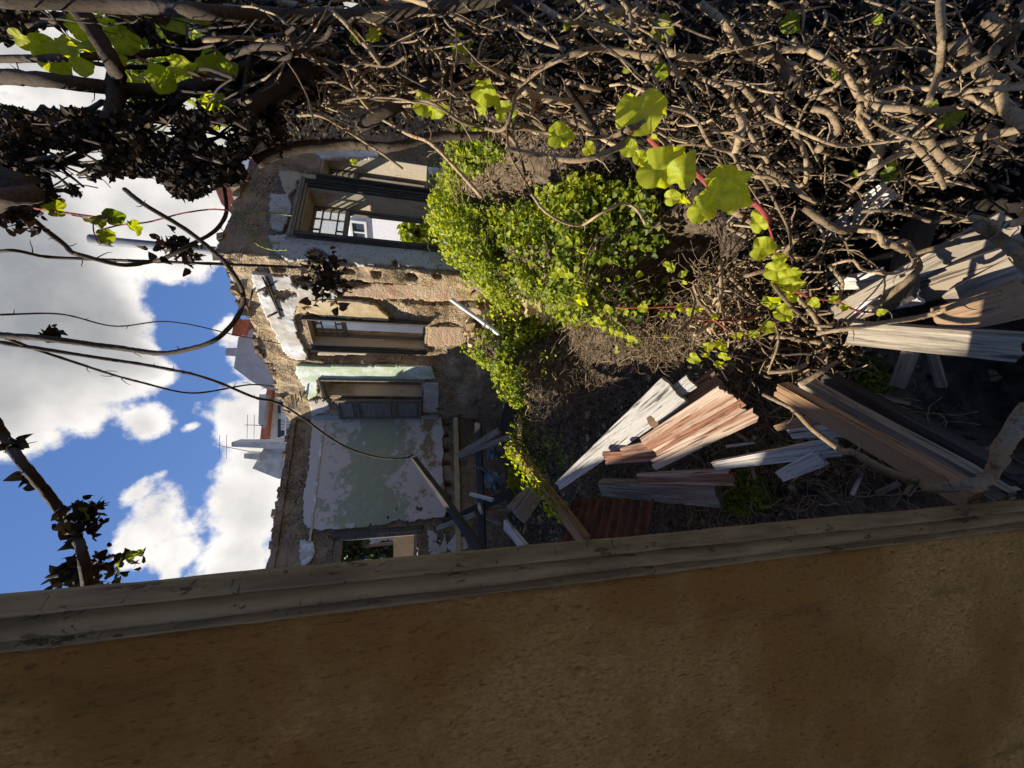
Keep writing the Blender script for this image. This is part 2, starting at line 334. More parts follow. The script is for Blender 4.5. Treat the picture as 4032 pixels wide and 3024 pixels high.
# ------------------------------------------------------------------ tubes, leaves
def smooth_path(P, n):
    P = np.array(P, float); d = np.r_[0, np.cumsum(np.linalg.norm(np.diff(P, axis=0), axis=1) + 1e-6)]
    t = np.linspace(0, d[-1], n); m = np.gradient(P, d, axis=0)
    i = np.clip(np.searchsorted(d, t) - 1, 0, len(d) - 2); hh = (d[i + 1] - d[i]); s = ((t - d[i]) / hh)[:, None]; hh = hh[:, None]
    return (2 * s**3 - 3 * s**2 + 1) * P[i] + (s**3 - 2 * s**2 + s) * hh * m[i] + (-2 * s**3 + 3 * s**2) * P[i + 1] + (s**3 - s**2) * hh * m[i + 1]
class TB:
    """collects tubes"""
    def __init__(s): s.V = []; s.F = []; s.T = []; s.n = 0
    def add(s, P, R, k=6, t=.5, knob=0.0):
        P = np.asarray(P, float); n = len(P); R = np.broadcast_to(np.asarray(R, float), (n,)).copy()
        if knob: R *= 1 + knob * (rng.random(n) - .3) * (rng.random(n) > .5)
        T = np.gradient(P, axis=0); T /= np.linalg.norm(T, axis=1)[:, None] + 1e-9
        ref = np.array([.31, .52, .79]); A = np.cross(T, ref); A /= np.linalg.norm(A, axis=1)[:, None] + 1e-9; B = np.cross(T, A)
        an = np.arange(k) * 2 * math.pi / k
        ring = P[:, None, :] + R[:, None, None] * (np.cos(an)[None, :, None] * A[:, None, :] + np.sin(an)[None, :, None] * B[:, None, :])
        if knob: ring += rng.normal(0, 1, ring.shape) * R[:, None, None] * .06
        s.V.append(ring.reshape(-1, 3))
        i = np.arange(n - 1)[:, None] * k; j = np.arange(k)[None, :]; j2 = (j + 1) % k
        f = np.stack([i + j, i + j2, i + k + j2, i + k + j], -1).reshape(-1, 4) + s.n; s.F.append(f)
        # ends
        for e, flip in ((0, 1), (n - 1, 0)):
            b = s.n + e * k
            for a_ in range(1, k - 2, 2) if k > 4 else (1,):
                qf = [b, b + a_, b + a_ + 1, b + min(a_ + 2, k - 1)]
                s.F.append(np.array([qf[::-1] if flip else qf]))
        s.T.append(np.full(n * k, t)); s.n += n * k; return s
    def build(s, name, mat, parent=None, **kw): return link(name, np.vstack(s.V), np.vstack(s.F), mat, parent, smooth=True, t=np.concatenate(s.T), **kw)
HEART = np.array([(0, 0), (.30, -.12), (.52, .10), (.50, .42), (.30, .75), (0, 1.08), (-.30, .75), (-.50, .42), (-.52, .10), (-.30, -.12), (0, .45)], float)
def leaves(C, Nn, S, name, mat, parent=None, t=None, curl=.25, cup=.3, up_=None, **kw):
    """many small heart-shaped leaves: positions, normals, sizes; each leaf is two folded halves of a heart"""
    C = np.asarray(C, float); n = len(C); Nn = Nn / (np.linalg.norm(Nn, axis=1)[:, None] + 1e-9)
    r = rng.normal(0, 1, (n, 3)); 
    if up_ is not None: r = r * .45 + np.asarray(up_)
    Y = r - (r * Nn).sum(1)[:, None] * Nn; Y /= np.linalg.norm(Y, axis=1)[:, None] + 1e-9; X = np.cross(Y, Nn)
    S = np.broadcast_to(S, (n,)); fold = cup * (.4 + rng.random(n)); tip = curl * (rng.random(n) - .3)
    hx = HEART[:, 0]; hy = HEART[:, 1]
    hz = np.abs(hx)[None, :] * fold[:, None] - (hy[None, :]**2) * tip[:, None]
    hz = hz + rng.normal(0, .05, hz.shape)
    V = C[:, None, :] + S[:, None, None] * (X[:, None, :] * hx[None, :, None] + Y[:, None, :] * hy[None, :, None] + Nn[:, None, :] * hz[:, :, None])
    f = np.array([(0, 1, 2, 10), (10, 2, 3, 4), (10, 4, 5, 6), (10, 6, 7, 8), (10, 8, 9, 0)])
    Fc = (f[None] + (np.arange(n) * 11)[:, None, None]).reshape(-1, 4)
    if t is None: t = rng.random(n)
    return link(name, V.reshape(-1, 3), Fc, mat, parent, smooth=True, t=np.repeat(t, 11), **kw)
def bigleaf(C, Nn, Y, S, name, mat, parent, t=.5, ripple=.10, w=1.0):
    """one large leaf: gridded heart with wavy rim and a midrib"""
    C = np.asarray(C, float); Nn = np.array(Nn, float); Nn /= np.linalg.norm(Nn); Y = np.array(Y, float); Y -= (Y @ Nn) * Nn; Y /= np.linalg.norm(Y); X = np.cross(Y, Nn)
    m = 9; k = 36; V = []; Tt = []; ph = random.random() * 6
    for i in range(m + 1):
        r = i / m
        for j in range(k):
            a = 2 * math.pi * j / k
            rad = .56 * (1 - .30 * math.exp(-((abs(((a - math.pi / 2 * 3) + math.pi) % (2 * math.pi) - math.pi)) / .38)**2) + .34 * math.exp(-((abs(((a - math.pi / 2) + math.pi) % (2 * math.pi) - math.pi)) / .36)**2))
            rad *= 1 + .025 * math.sin(3 * a + ph) + .015 * math.sin(9 * a + ph * 2)
            x = rad * r * math.cos(a) * w; y = .42 + rad * r * math.sin(a)
            z = .30 * abs(x) * (1 - .3 * r) - .25 * (y - .3)**2 + ripple * r * r * (math.sin(4 * a + ph) + .5 * math.sin(7 * a - ph)) - .05 * abs(math.sin(y * 14 + abs(x) * 7)) * r
            V.append(C + S * (X * x + Y * y + Nn * z)); Tt.append(t * .75 + (.45 if j % 4 == 1 and r < .9 else .0) + rng.normal(0, .06))
    Fc = []
    for i in range(m):
        for j in range(k):
            Fc.append([i * k + j, i * k + (j + 1) % k, (i + 1) * k + (j + 1) % k, (i + 1) * k + j])
    return link(name, V, np.array(Fc), mat, parent, smooth=True, t=np.clip(Tt, 0, 1))
def deadleaves(C, S, name, mat, parent=None, t=None):
    n = len(C); return leaves(C, rng.normal(0, 1, (n, 3)), S, name, mat, parent, t=t, curl=1.3, cup=1.1)
# ------------------------------------------------------------------ near facade with the jamb the photographer leans past
nw = empty('stucco_wall', (-1.0, .62, 0), 'dark brown rough stucco wall in shade beside the olive painted opening', 'wall')
def near_sheet():
    s = np.linspace(-2.2, -.345, 90); z = np.linspace(0, 5.2, 240); X, Z = np.meshgrid(s, z)
    Y = .62 + .010 * fbm(X, Z, 6, 4) * 2
    edge = X > -.40; X = np.where(edge, X + .02 * fbm(X, Z, 4, 4) - .0145 * (Z < 3) * 0, X)
    V = np.stack([X, Y, Z], -1).reshape(-1, 3); n = len(s); b = len(V)
    i = (np.arange(len(z) - 1)[:, None] * n + np.arange(n - 1)[None]).ravel(); Fc = np.stack([i, i + 1, i + n + 1, i + n], -1)
    Vb = V.copy(); Vb[:, 1] = 1.0; Vb[:, 0] -= .34; V2 = np.vstack([V, Vb]); Fb = Fc[:, ::-1] + b
    e = np.arange(len(z) - 1) * n + n - 1; Fe = np.stack([e, e + b, e + n + b, e + n], -1)
    tp = (len(z) - 1) * n + np.arange(n - 1); Ft = np.stack([tp, tp + 1, tp + 1 + b, tp + b], -1)
    return V2, np.vstack([Fc, Fb, Fe, Ft])
V2, F2 = near_sheet(); link('wall_face', V2, F2, M_stucco, nw)
# moulded jamb: profile (x, y) swept up, with chipped edges
prof = [(-.352, .632), (-.350, .607), (-.338, .600), (-.331, .618), (-.324, .600), (-.306, .590), (-.292, .594), (-.288, .610), (-.283, .594), (-.270, .586), (-.262, .596), (-.258, .612), (-.263, .63), (-.32, .68), (-.56, 1.02)]
prof = [(-.282 + (x + .258) * .76, y) for x, y in prof]
zz = np.linspace(0, 5.2, 420); V = []; 
for k_, (x, y) in enumerate(prof):
    nz = fbm(zz, zz * 0 + k_ * .7, 6, 4) * .0055; chip = np.maximum(0, fbm(zz, zz * 0 + k_ * .23 + 9, 9, 3) - .17) * .05 * (k_ in (2, 5, 6, 9, 10, 11))
    V.append(np.stack([x + nz - chip * .4, y + nz * .5 + chip, zz], -1))
V = np.stack(V, 1); m_ = len(prof); i = (np.arange(len(zz) - 1)[:, None] * m_ + np.arange(m_ - 1)[None]).ravel()
link('moulded_jamb', V.reshape(-1, 3), np.stack([i, i + 1, i + m_ + 1, i + m_], -1), M_jamb, nw)

# ------------------------------------------------------------------ the ruined house: three walls round the roofless rooms
WA = ((-4.16, 9.06), (-1.0, 10.4)); WB = ((-1.0, 10.4), (2.05, 6.91)); WC = ((2.05, 6.91), (3.64, 7.70))
class Wall:
    def __init__(s, w):
        s.p = np.array([*w[0], 0.0]); e = np.array([*w[1], 0.0]); s.d = (e - s.p) / np.linalg.norm(e - s.p); s.len = np.linalg.norm(e - s.p)
        s.n = np.array([-s.d[1], s.d[0], 0])               # away from the viewer
        s.M = Matrix(((s.d[0], s.n[0], 0, s.p[0]), (s.d[1], s.n[1], 0, s.p[1]), (0, 0, 1, 0), (0, 0, 0, 1)))
    def sz(s, uv, y=0.0):
        d = ray(*uv); t = ((s.p + s.n * y - EYE) @ s.n) / (d @ s.n); P = EYE + d * t - s.p; return (float(P @ s.d), float(P[2]))
    def poly(s, pts, y=0.0): return [s.sz(p, y) for p in pts]
A = Wall(WA); B = Wall(WB); C = Wall(WC)
house = empty('ruined_house', (-1.0, 10.4, 0), 'roofless ruined masonry house with peeling plaster and empty windows', 'building')
def sheet(name, W, s0, s1, z0, z1, mask, front, thick, mat, parent, cell=.04, ztop=None, jag=.0, matid=None):
    ns = max(2, int((s1 - s0) / cell)); nz = max(2, int((z1 - z0) / cell))
    S, Z = np.meshgrid(np.linspace(s0, s1, ns + 1), np.linspace(z0, z1, nz + 1))
    if ztop is not None:
        Zt = ztop(S[0]); Z = z0 + (Z - z0) * ((Zt - z0) / (z1 - z0))[None, :]
    Sc = (S[:-1, :-1] + S[1:, 1:]) / 2; Zc = (Z[:-1, :-1] + Z[1:, 1:]) / 2
    mk = mask(Sc + jag * fbm(Sc, Zc, 3.1), Zc + jag * fbm(Sc + 40, Zc, 3.1))
    Y = front(S, Z); nn = ns + 1; tot = S.size
    J = cell * .3
    S = S + rng.uniform(-J, J, S.shape) * (jag > 0); Z = Z + rng.uniform(-J, J, S.shape) * (jag > 0)
    V = np.vstack([np.stack([S, Y, Z], -1).reshape(-1, 3), np.stack([S, np.broadcast_to(np.asarray(thick, float), S.shape), Z], -1).reshape(-1, 3)])
    jj, ii = np.nonzero(mk); a = jj * nn + ii; FF = [np.stack([a, a + 1, a + nn + 1, a + nn], -1), np.stack([a + tot, a + nn + tot, a + nn + 1 + tot, a + 1 + tot], -1)]
    P = np.pad(mk, 1); c = P[1:-1, 1:-1]
    for nb, e0, e1 in ((P[:-2, 1:-1], 0, 1), (P[2:, 1:-1], nn + 1, nn), (P[1:-1, :-2], nn, 0), (P[1:-1, 2:], 1, nn + 1)):
        jj, ii = np.nonzero(c & ~nb); a = jj * nn + ii; FF.append(np.stack([a + e0, a + e0 + tot, a + e1 + tot, a + e1], -1))
    Fc = np.vstack(FF); used = np.unique(Fc); rm = np.full(len(V), -1); rm[used] = np.arange(len(used))
    return link(name, V[used], rm[Fc], mat, parent, matrix=W.M)
def relief(amp, sc=2.2, seed=0, base=0): return lambda S, Z: base + amp * fbm(S + seed, Z, sc, 5)
def rect_of(W, pts, y=0):
    P = W.poly(pts, y); s = sorted(p[0] for p in P); z = sorted(p[1] for p in P)
    return (s[0] + s[1]) / 2, (s[-1] + s[-2]) / 2, (z[0] + z[1]) / 2, (z[-1] + z[-2]) / 2
zo = lambda x, y: q(1008, 756, x, y)
h5 = lambda x, y: h(800, 500, x, y); h6 = lambda x, y: h(800, 900, x, y); h7 = lambda x, y: h(1000, 1300, x, y); z2 = lambda x, y: q(1008, 0, x, y); z8 = lambda x, y: q(1000, 1700, x, y, .45208)
TH = .50
# openings (s0, s1, z0, z1) on each wall front
def opening(W, left, right, top, bottom): 
    return (W.sz(left)[0], W.sz(right)[0], W.sz(bottom)[1], W.sz(top)[1])
O2 = opening(B, zo(1000, 1335), zo(1000, 1120), zo(470, 1250), zo(1465, 1250))
O3 = opening(B, h7(1600, 812), h7(1600, 615), h7(905, 760), h7(2095, 700))
O1 = opening(C, h5(1800, 1400), h5(1800, 830), h5(1240, 1100), zo(1700, 400))
O0 = opening(C, z2(1000, 1590), z2(1000, 1370), z2(560, 1480), z2(1480, 1500))
OA = opening(A, (400, 600), z8(1000, 890), z8(690, 1100), z8(1420, 1000))
OA = (OA[0] - .5, OA[1], OA[2], OA[3])
def hole(*rs):
    def f(S, Z):
        m = np.ones(S.shape, bool)
        for r in rs: m &= ~((S > r[0]) & (S < r[1]) & (Z > r[2]) & (Z < r[3]))
        return m
    return f
# beam pockets left by the vanished floors
pkB = [B.sz(zo(x, y)) for x, y in ((810, 670), (1045, 695), (1352, 722), (1570, 705), (935, 1432), (1305, 1440))] + [B.sz(h6(955, 480))]
pkA = [A.sz(q(1008, 1512, x, y)) for x, y in ((1640, 340), (1640, 436), (1640, 565), (1650, 678), (1655, 870), (1662, 985), (1655, 1130))]
pB = [(s - .045, s + .045, z - .08, z + .08) for s, z in pkB]; pA = [(s - .05, s + .05, z - .11, z + .11) for s, z in pkA]
def pocketed(fn, pk, dep=.28):
    def f(S, Z):
        Y = fn(S, Z)
        for r in pk: Y = np.where((S > r[0]) & (S < r[1]) & (Z > r[2]) & (Z < r[3]), dep, Y)
        return Y
    return f
crest = lambda sd, a=.10: (lambda s: 5.58 + a * 2.2 * fbm(s + sd, s * 0, 2.6, 5))
def strips(fn, W, bands):
    """recess or stand the masonry forward by bands of s"""
    def f(S, Z):
        Y = fn(S, Z)
        for s0, s1, z0, z1, dy in bands:
            wv_ = .05 * fbm(S, Z + s0, 3, 4) * 2; m = (S + wv_ > s0) & (S + wv_ < s1) & (Z > z0) & (Z < z1); Y = Y + np.where(m, dy, 0)
        return Y
    return f
eB = B.len
sB = lambda y, x=1000: B.sz(zo(x, y))[0]
bandsB = [(sB(760), eB + .1, -1, 4.9, -.07), (sB(930), sB(770), -1, 4.2, .10), (sB(1110), sB(930), -1, 4.7, .0), (sB(1470), sB(1380), 1.8, 4.9, .14), (sB(1385), sB(1335), 1.8, 4.6, -.03)]
# masonry
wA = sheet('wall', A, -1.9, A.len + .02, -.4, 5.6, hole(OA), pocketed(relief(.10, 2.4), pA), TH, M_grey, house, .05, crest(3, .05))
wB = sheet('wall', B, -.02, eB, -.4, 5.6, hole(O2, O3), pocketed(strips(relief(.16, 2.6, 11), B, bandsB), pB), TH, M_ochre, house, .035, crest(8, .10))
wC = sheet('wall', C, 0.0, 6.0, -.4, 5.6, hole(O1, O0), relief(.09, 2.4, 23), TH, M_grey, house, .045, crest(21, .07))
# unseen left party wall, placed and stepped in height to shade the yard
LW = Wall(((-4.75, -.5), (-4.75, 9.3)))
sheet('wall', Wall(((-4.95, 9.0), (-4.95, 1.2))), 0, 8.1, -.4, 4.5, lambda S, Z: np.ones(S.shape, bool), relief(.1), .3, M_grey, house, .12, lambda s: np.where(s > 6.35, 5.3, 5.0) + crest(31, .1)(s) - 5.58)
# coping bricks along the crests
for W, n, s0, s1, sd in ((B, 46, 0, eB, 8), (A, 40, -1.5, A.len, 3), (C, 40, 0, 4.5, 21)):
    mb = MB(); cr = crest(sd, .10 if W is B else .06)
    for k_ in range(n):
        s = s0 + (s1 - s0) * (k_ + rng.random()) / n; z = float(cr(np.array([s]))[0]); mb.box((s, rng.uniform(0, .4), z + rng.uniform(-.05, .02)), (rng.uniform(.08, .2), rng.uniform(.12, .3), rng.uniform(.05, .12)), rng.uniform(-.3, .3), .012)
    link('coping', mb.V, mb.F, M_grey, [wB, wA, wC][[B, A, C].index(W)], matrix=W.M)['kind'] = 'stuff'
# plaster sheets with torn outlines
def plaster(W, uvs, mat, parent, off=.05, name='plaster', cell=.025, jag=.10, holes=(), y=0.0, amp=.015, worn=-.25):
    P = W.poly(uvs); s = [p[0] for p in P]; z = [p[1] for p in P]; hf = hole(*holes)
    return sheet(name, W, min(s) - .1, max(s) + .1, min(z) - .1, max(z) + .1, lambda S, Z: inpoly(P, S, Z) & hf(S, Z) & (fbm(S + 3, Z + 9, 1.9, 6) > worn), relief(amp, 1.5, 3, -off + y), -off + y + .07, mat, parent, cell, None, jag)
PA = [q(1008, 1512, *p) for p in ((495, 290), (1605, 262), (1608, 600), (1600, 700), (1640, 900), (1640, 1160), (1500, 1185), (1200, 1200), (870, 1235), (560, 1250), (440, 1210), (420, 1100), (415, 950), (470, 750), (460, 620), (490, 450))]
plaster(A, PA, M_room, wA, .07, jag=.22, worn=-.27)
plaster(A, [q(1008, 1512, *p) for p in ((400, 1345), (500, 1350), (520, 1440), (480, 1530), (400, 1590), (380, 1500))], M_white, wA, .08)
plaster(A, [q(1008, 1512, *p) for p in ((1490, 1260), (1640, 1290), (1650, 1450), (1500, 1500))], M_white, wA, .08)
plaster(A, [q(1008, 1512, *p) for p in ((1700, 1310), (1800, 1330), (1850, 1420), (1700, 1470), (1640, 1400))], M_white, wA, .09, jag=.25)
# cornice line and skirting ledges on the green wall
zt = A.sz(q(1008, 1512, 560, 700))[1]; zf = A.sz(o(968, 1000))[1]
def ledge(W, s0, s1, z, dy, dz, mat, parent, name='ledge'):
    S = np.linspace(s0, s1, 50); mb = MB(); V = []
    for s in S:
        j = rng.normal(0, .006, 4)
        V += [(s, .02, z + j[0]), (s, -dy + j[1], z + j[0]), (s, -dy + j[1], z + dz + j[2]), (s, .02, z + dz + j[2])]
    Fc = []
    for i in range(len(S) - 1):
        for k_ in range(4): Fc.append([i * 4 + k_, i * 4 + (k_ + 1) % 4, i * 4 + 4 + (k_ + 1) % 4, i * 4 + 4 + k_])
    Fc += [[3, 2, 1, 0], [len(V) - 4, len(V) - 3, len(V) - 2, len(V) - 1]]
    return link(name, V, Fc, mat, parent, matrix=W.M)
ledge(A, .55, A.len - .1, zt, .10, .05, M_white, wA, 'cornice'); ledge(A, -1.9, A.len, zf - .27, .16, .12, M_ochrep, wA, 'floor_ledge')
ledge(C, 0.05, 5, 1.72, .12, .14, M_ochrep, wC, 'floor_ledge')
ledge(A, -1.9, A.len, 5.42, .06, .10, M_grey, wA, 'string_course')
# wall B skins
plaster(B, [h6(*p) for p in ((600, 530), (1150, 570), (1320, 660), (1290, 710), (1450, 700), (1770, 690), (1760, 760), (1650, 860), (1530, 880), (1230, 885), (1160, 940), (1150, 1100), (1180, 1280), (1240, 1420), (1300, 1540), (1300, 1600), (1110, 1600), (1010, 1500), (930, 1350), (880, 1200), (830, 1110), (740, 900), (660, 700))], M_white, wB, .07, jag=.13, amp=.05, worn=-.17)
plaster(B, [h7(*p) for p in ((540, 420), (2200, 432), (2260, 590), (830, 592), (790, 592), (800, 780), (690, 840), (600, 620), (530, 520))], M_palegreen, wB, .06, jag=.04, holes=(O3,))
plaster(B, [h7(*p) for p in ((2120, 640), (2300, 640), (2300, 1000), (2100, 1000))], M_white, wB, .06, jag=.05)
plaster(B, [h7(*p) for p in ((700, 860), (900, 820), (955, 960), (730, 1055))], M_white, wB, .06, jag=.05)
plaster(B, [h7(*p) for p in ((760, 1045), (2300, 1050), (2300, 1110), (760, 1100))], M_spot, wB, .05, jag=.03)
plaster(B, [zo(*p) for p in ((1050, 790), (1290, 800), (1480, 790), (1850, 800), (1860, 900), (1700, 940), (1320, 925), (900, 905), (760, 890), (800, 850))], M_brick, wB, .02, 'brick_patch', jag=.12, amp=.09)
plaster(B, [zo(*p) for p in ((370, 940), (640, 905), (800, 915), (1040, 950), (1150, 1060), (1130, 1095), (560, 1050), (460, 1010), (350, 1030))], M_ochrep, wB, .08, jag=.06, amp=.04)
plaster(B, [zo(*p) for p in ((1490, 1150), (1820, 1160), (1810, 1320), (1490, 1325))], M_brick, wB, .03, 'brick_patch', jag=.05, amp=.05)
plaster(B, [zo(*p) for p in ((560, 1345), (980, 1350), (960, 1395), (540, 1395))], M_tan, wB, .05, jag=.08)
# wall C skins
plaster(C, [zo(*p) for p in ((120, 400), (300, 385), (1700, 515), (1860, 700), (1600, 680), (1300, 650), (900, 640), (760, 610), (560, 605), (270, 600), (170, 540))], M_spot, wC, .06, jag=.05)
plaster(C, [h5(*p) for p in ((950, 580), (1130, 580), (1300, 620), (2212, 740), (2212, 840), (1250, 690), (1180, 700), (1160, 800), (1050, 890), (1000, 760))], M_tan, wC, .05, jag=.05)
plaster(C, [h5(*p) for p in ((830, 850), (1060, 880), (1130, 1050), (1010, 1300), (880, 1290), (860, 1100))], M_spot, wC, .05, jag=.12)
plaster(C, [z2(*p) for p in ((500, 1330), (1050, 1290), (1060, 1370), (580, 1385))], M_white, wC, .05, jag=.05)
plaster(C, [z2(*p) for p in ((1490, 1460), (1700, 1480), (1680, 1540), (1490, 1520))], M_white, wC, .05, jag=.05)

def window(W, O, label, y=.40, grid=2, parent=house, transom=.27, border=True, glass=True, lower=False):
    s0, s1, z0, z1 = O; s0 += .0; zt_ = z1 - (z1 - z0) * transom; w_ = .055
    mb = MB()
    for s in (s0 + w_ / 2, s1 - w_ / 2): mb.box((s, y, (z0 + z1) / 2), (w_, .09, z1 - z0))
    for z in (z1 - w_ / 2, z0 + .03): mb.box(((s0 + s1) / 2, y, z), (s1 - s0 - 2 * w_, .088, w_))
    fr = link('window', mb.V, mb.F, M_wframe, parent, matrix=W.M)
    if label: fr['label'] = label
    tb = MB().box(((s0 + s1) / 2, y - .005, zt_), (s1 - s0 - 2 * w_ + .01, .11, .075)); link('transom', tb.V, tb.F, M_wframe, fr, matrix=W.M)
    a, b, c, d = s0 + w_, s1 - w_, zt_ + .04, z1 - w_
    gb = MB(); ds = (b - a) * .24; dz = (d - c) * .24; t_ = .022
    for x in (a + ds, b - ds): gb.box((x, y, (c + d) / 2), (t_, .03, d - c))
    for zq in (c + dz, d - dz): gb.box(((a + b) / 2, y, zq), (b - a, .034, t_))
    gb.box(((a + b) / 2, y, d - dz / 2), (t_, .028, dz)); gb.box(((a + b) / 2, y, c + dz / 2), (t_, .028, dz)); gb.box((a + ds / 2, y, (c + d) / 2), (ds, .026, t_)); gb.box((b - ds / 2, y, (c + d) / 2), (ds, .026, t_))
    link('glazing_bars', gb.V, gb.F, M_wframe, fr, matrix=W.M)
    pn = MB().box(((a + b) / 2, y + .004, (c + d) / 2), (b - a, .004, d - c)); link('pane', pn.V, pn.F, M_pane, fr, matrix=W.M)
    for s in (a + .02, b - .02):
        lb = MB().box((s, y + .01, (z0 + .06 + zt_ - .04) / 2), (.035, .05, zt_ - .04 - z0 - .06)); link('casement_stile', lb.V, lb.F, M_wframe, fr, matrix=W.M)
    # linings of the reveal
    rv = MB(); rv.box((s0 + .012, .16, (z0 + z1) / 2), (.02, .38, z1 - z0 - .01)); rv.box((s1 - .012, .16, (z0 + z1) / 2), (.02, .38, z1 - z0 - .01)); rv.box(((s0 + s1) / 2, .16, z1 - .012), (s1 - s0 - .05, .38, .02))
    link('reveal_lining', rv.V, rv.F, M_tan, fr, matrix=W.M)
    return fr
def casing(W, O, fr, wid, dep, mat, sides='lrt', off=.02, ext=.06):
    s0, s1, z0, z1 = O; mb = MB()
    def strip(c, d):
        mb.box(c, d, 0, .006)
    for k_, (ww, dd) in enumerate(((wid, dep), (wid * .6, dep + .035), (wid * .25, dep + .06))):
        if 'l' in sides: strip((s0 - wid / 2 - ww * 0 - k_ * .012, -off - dd / 2, (z0 + z1) / 2), (ww, dd, z1 - z0 + ext))
        if 'r' in sides: strip((s1 + wid / 2 + k_ * .012, -off - dd / 2, (z0 + z1) / 2), (ww, dd, z1 - z0 + ext))
    link('casing', mb.V, mb.F, mat, fr, matrix=W.M)
    if 't' in sides:
        mb = MB()
        for k_, (ww, dd) in enumerate(((wid, dep), (wid * .6, dep + .035), (wid * .25, dep + .06))):
            mb.box(((s0 + s1) / 2, -off - dd / 2, z1 + wid / 2 + k_ * .012), (s1 - s0 + 2 * wid - .004 * k_, dd, ww), 0, .005)
        link('lintel_moulding', mb.V, mb.F, M_wmould, fr, matrix=W.M)
f2 = window(B, O2, 'window with leaded border lights in the sunlit broken wall', y=.27); casing(B, O2, f2, .10, .05, M_wcase, 'lr')
f3 = window(B, O3, 'narrow window beside the folded shutter'); casing(B, O3, f3, .09, .05, M_wmould, 'rt')
f1 = window(C, O1, 'tall window with wide dark casing and white wall behind', transom=.24); casing(C, O1, f1, .15, .07, M_wcase, 'lrt')
f0 = window(C, O0, 'far window half hidden behind the vines'); casing(C, O0, f0, .16, .06, M_wcase, 'l')
# panelled shutter folded back beside window three
sh = (B.sz(h7(1600, 1048))[0], B.sz(h7(1600, 822))[0], B.sz(h7(2085, 900))[1], B.sz(h7(1035, 900))[1])
mb = MB(); s0, s1, z0, z1 = sh; yy = -.11
mb.box(((s0 + s1) / 2, yy, (z0 + z1) / 2), (s1 - s0, .035, z1 - z0)); st = .07
for s in (s0 + st / 2, s1 - st / 2): mb.box((s, yy - .025, (z0 + z1) / 2), (st, .03, z1 - z0 - .002))
for z in (z0 + st / 2, z1 - st / 2, z0 + (z1 - z0) * .32, z0 + (z1 - z0) * .76): mb.box(((s0 + s1) / 2, yy - .0245, z), (s1 - s0 - 2 * st, .029, st))
shu = link('shutter', mb.V, mb.F, M_wframe, f3, matrix=B.M)
mb = MB()
for a_, b_ in ((.04, .29), (.36, .72), (.80, .96)): mb.box(((s0 + s1) / 2, yy - .024, z0 + (z1 - z0) * (a_ + b_) / 2), (s1 - s0 - 2 * st - .06, .02, (z1 - z0) * (b_ - a_) - .07))
link('raised_panel', mb.V, mb.F, M_wmould, shu, matrix=B.M)
# doorway in wall A with its timber frame and ragged light edge
s0, s1, z0, z1 = OA; mb = MB(); mb.box((s1 - .05, .2, (z0 + z1) / 2), (.10, .42, z1 - z0)); mb.box(((s0 + s1) / 2, .2, z1 - .05), (s1 - s0, .42, .10)); mb.box(((s0 + s1) / 2, .28, z0 + .04), (s1 - s0, .3, .08))
dfr = link('doorway_frame', mb.V, mb.F, M_wmould, house, matrix=A.M)
ledge(A, s1 - .02, s1 + .10, z0 - .1, .10, z1 - z0 + .1, M_wmould, dfr, 'casing')
# torn lath and timber stubs sticking from the wall tops
for k_ in range(9):
    tb = TB()
    s, z = B.sz(h7(480 + rng.uniform(0, 420), 860 + rng.uniform(-30, 40))); P0 = np.array([s, -.12, z]); tb.add(np.array([P0 + (rng.uniform(-.1, .1), 0, 0), P0 + (rng.uniform(.2, .5), -.05, rng.uniform(-.12, .05))]), .014, 5, .2); tb.build('lath_stub', M_stemd, wB, matrix=B.M)
for uv in ((h6(640, 720), h6(590, 920)), (h6(760, 560), h6(990, 1080)), (h6(810, 560), h6(960, 1000)), (h6(690, 750), h6(890, 650)), (h6(820, 1060), h6(940, 1000))):
    a_, b_ = B.sz(uv[0]), B.sz(uv[1]); TB().add(np.array([(a_[0], -.10, a_[1]), (b_[0], -.10, b_[1])]), .016, 5, .1).build('lath', M_stemd, wB, matrix=B.M)
# vent pipe on the wall head
vp = empty('vent_pipe', tuple(B.p + B.d * (eB - .05) + np.array([0.1, .15, 5.5])), 'tall grey cement vent pipe standing on the corner of the wall top', 'pipe')
base = np.array([vp.location.x, vp.location.y, 5.3]); ang = np.arange(20) * 2 * math.pi / 20
def lathe(name, prof_, c, mat, par, k=20):
    V = []; Fc = []
    for r_, z_ in prof_:
        for a_ in range(k): V.append(c + np.array([r_ * math.cos(2 * math.pi * a_ / k), r_ * math.sin(2 * math.pi * a_ / k), z_]))
    for i in range(len(prof_) - 1):
        for j in range(k): Fc.append([i * k + j, i * k + (j + 1) % k, (i + 1) * k + (j + 1) % k, (i + 1) * k + j])
    return link(name, V, Fc, mat, par, smooth=True)
ptop = EYE[2] + 0
D_ = at(q(0, 756, 700, 520), 6.9)   # top of the pipe as surveyed
lathe('shaft', [(.065, 0), (.065, 1.95), (.06, 1.95), (.06, 0)], base, M_pipe, vp); lathe('collar', [(.066, 1.80), (.08, 1.81), (.08, 2.06), (.066, 2.06), (.06, 2.0)], base, M_pipe, vp)
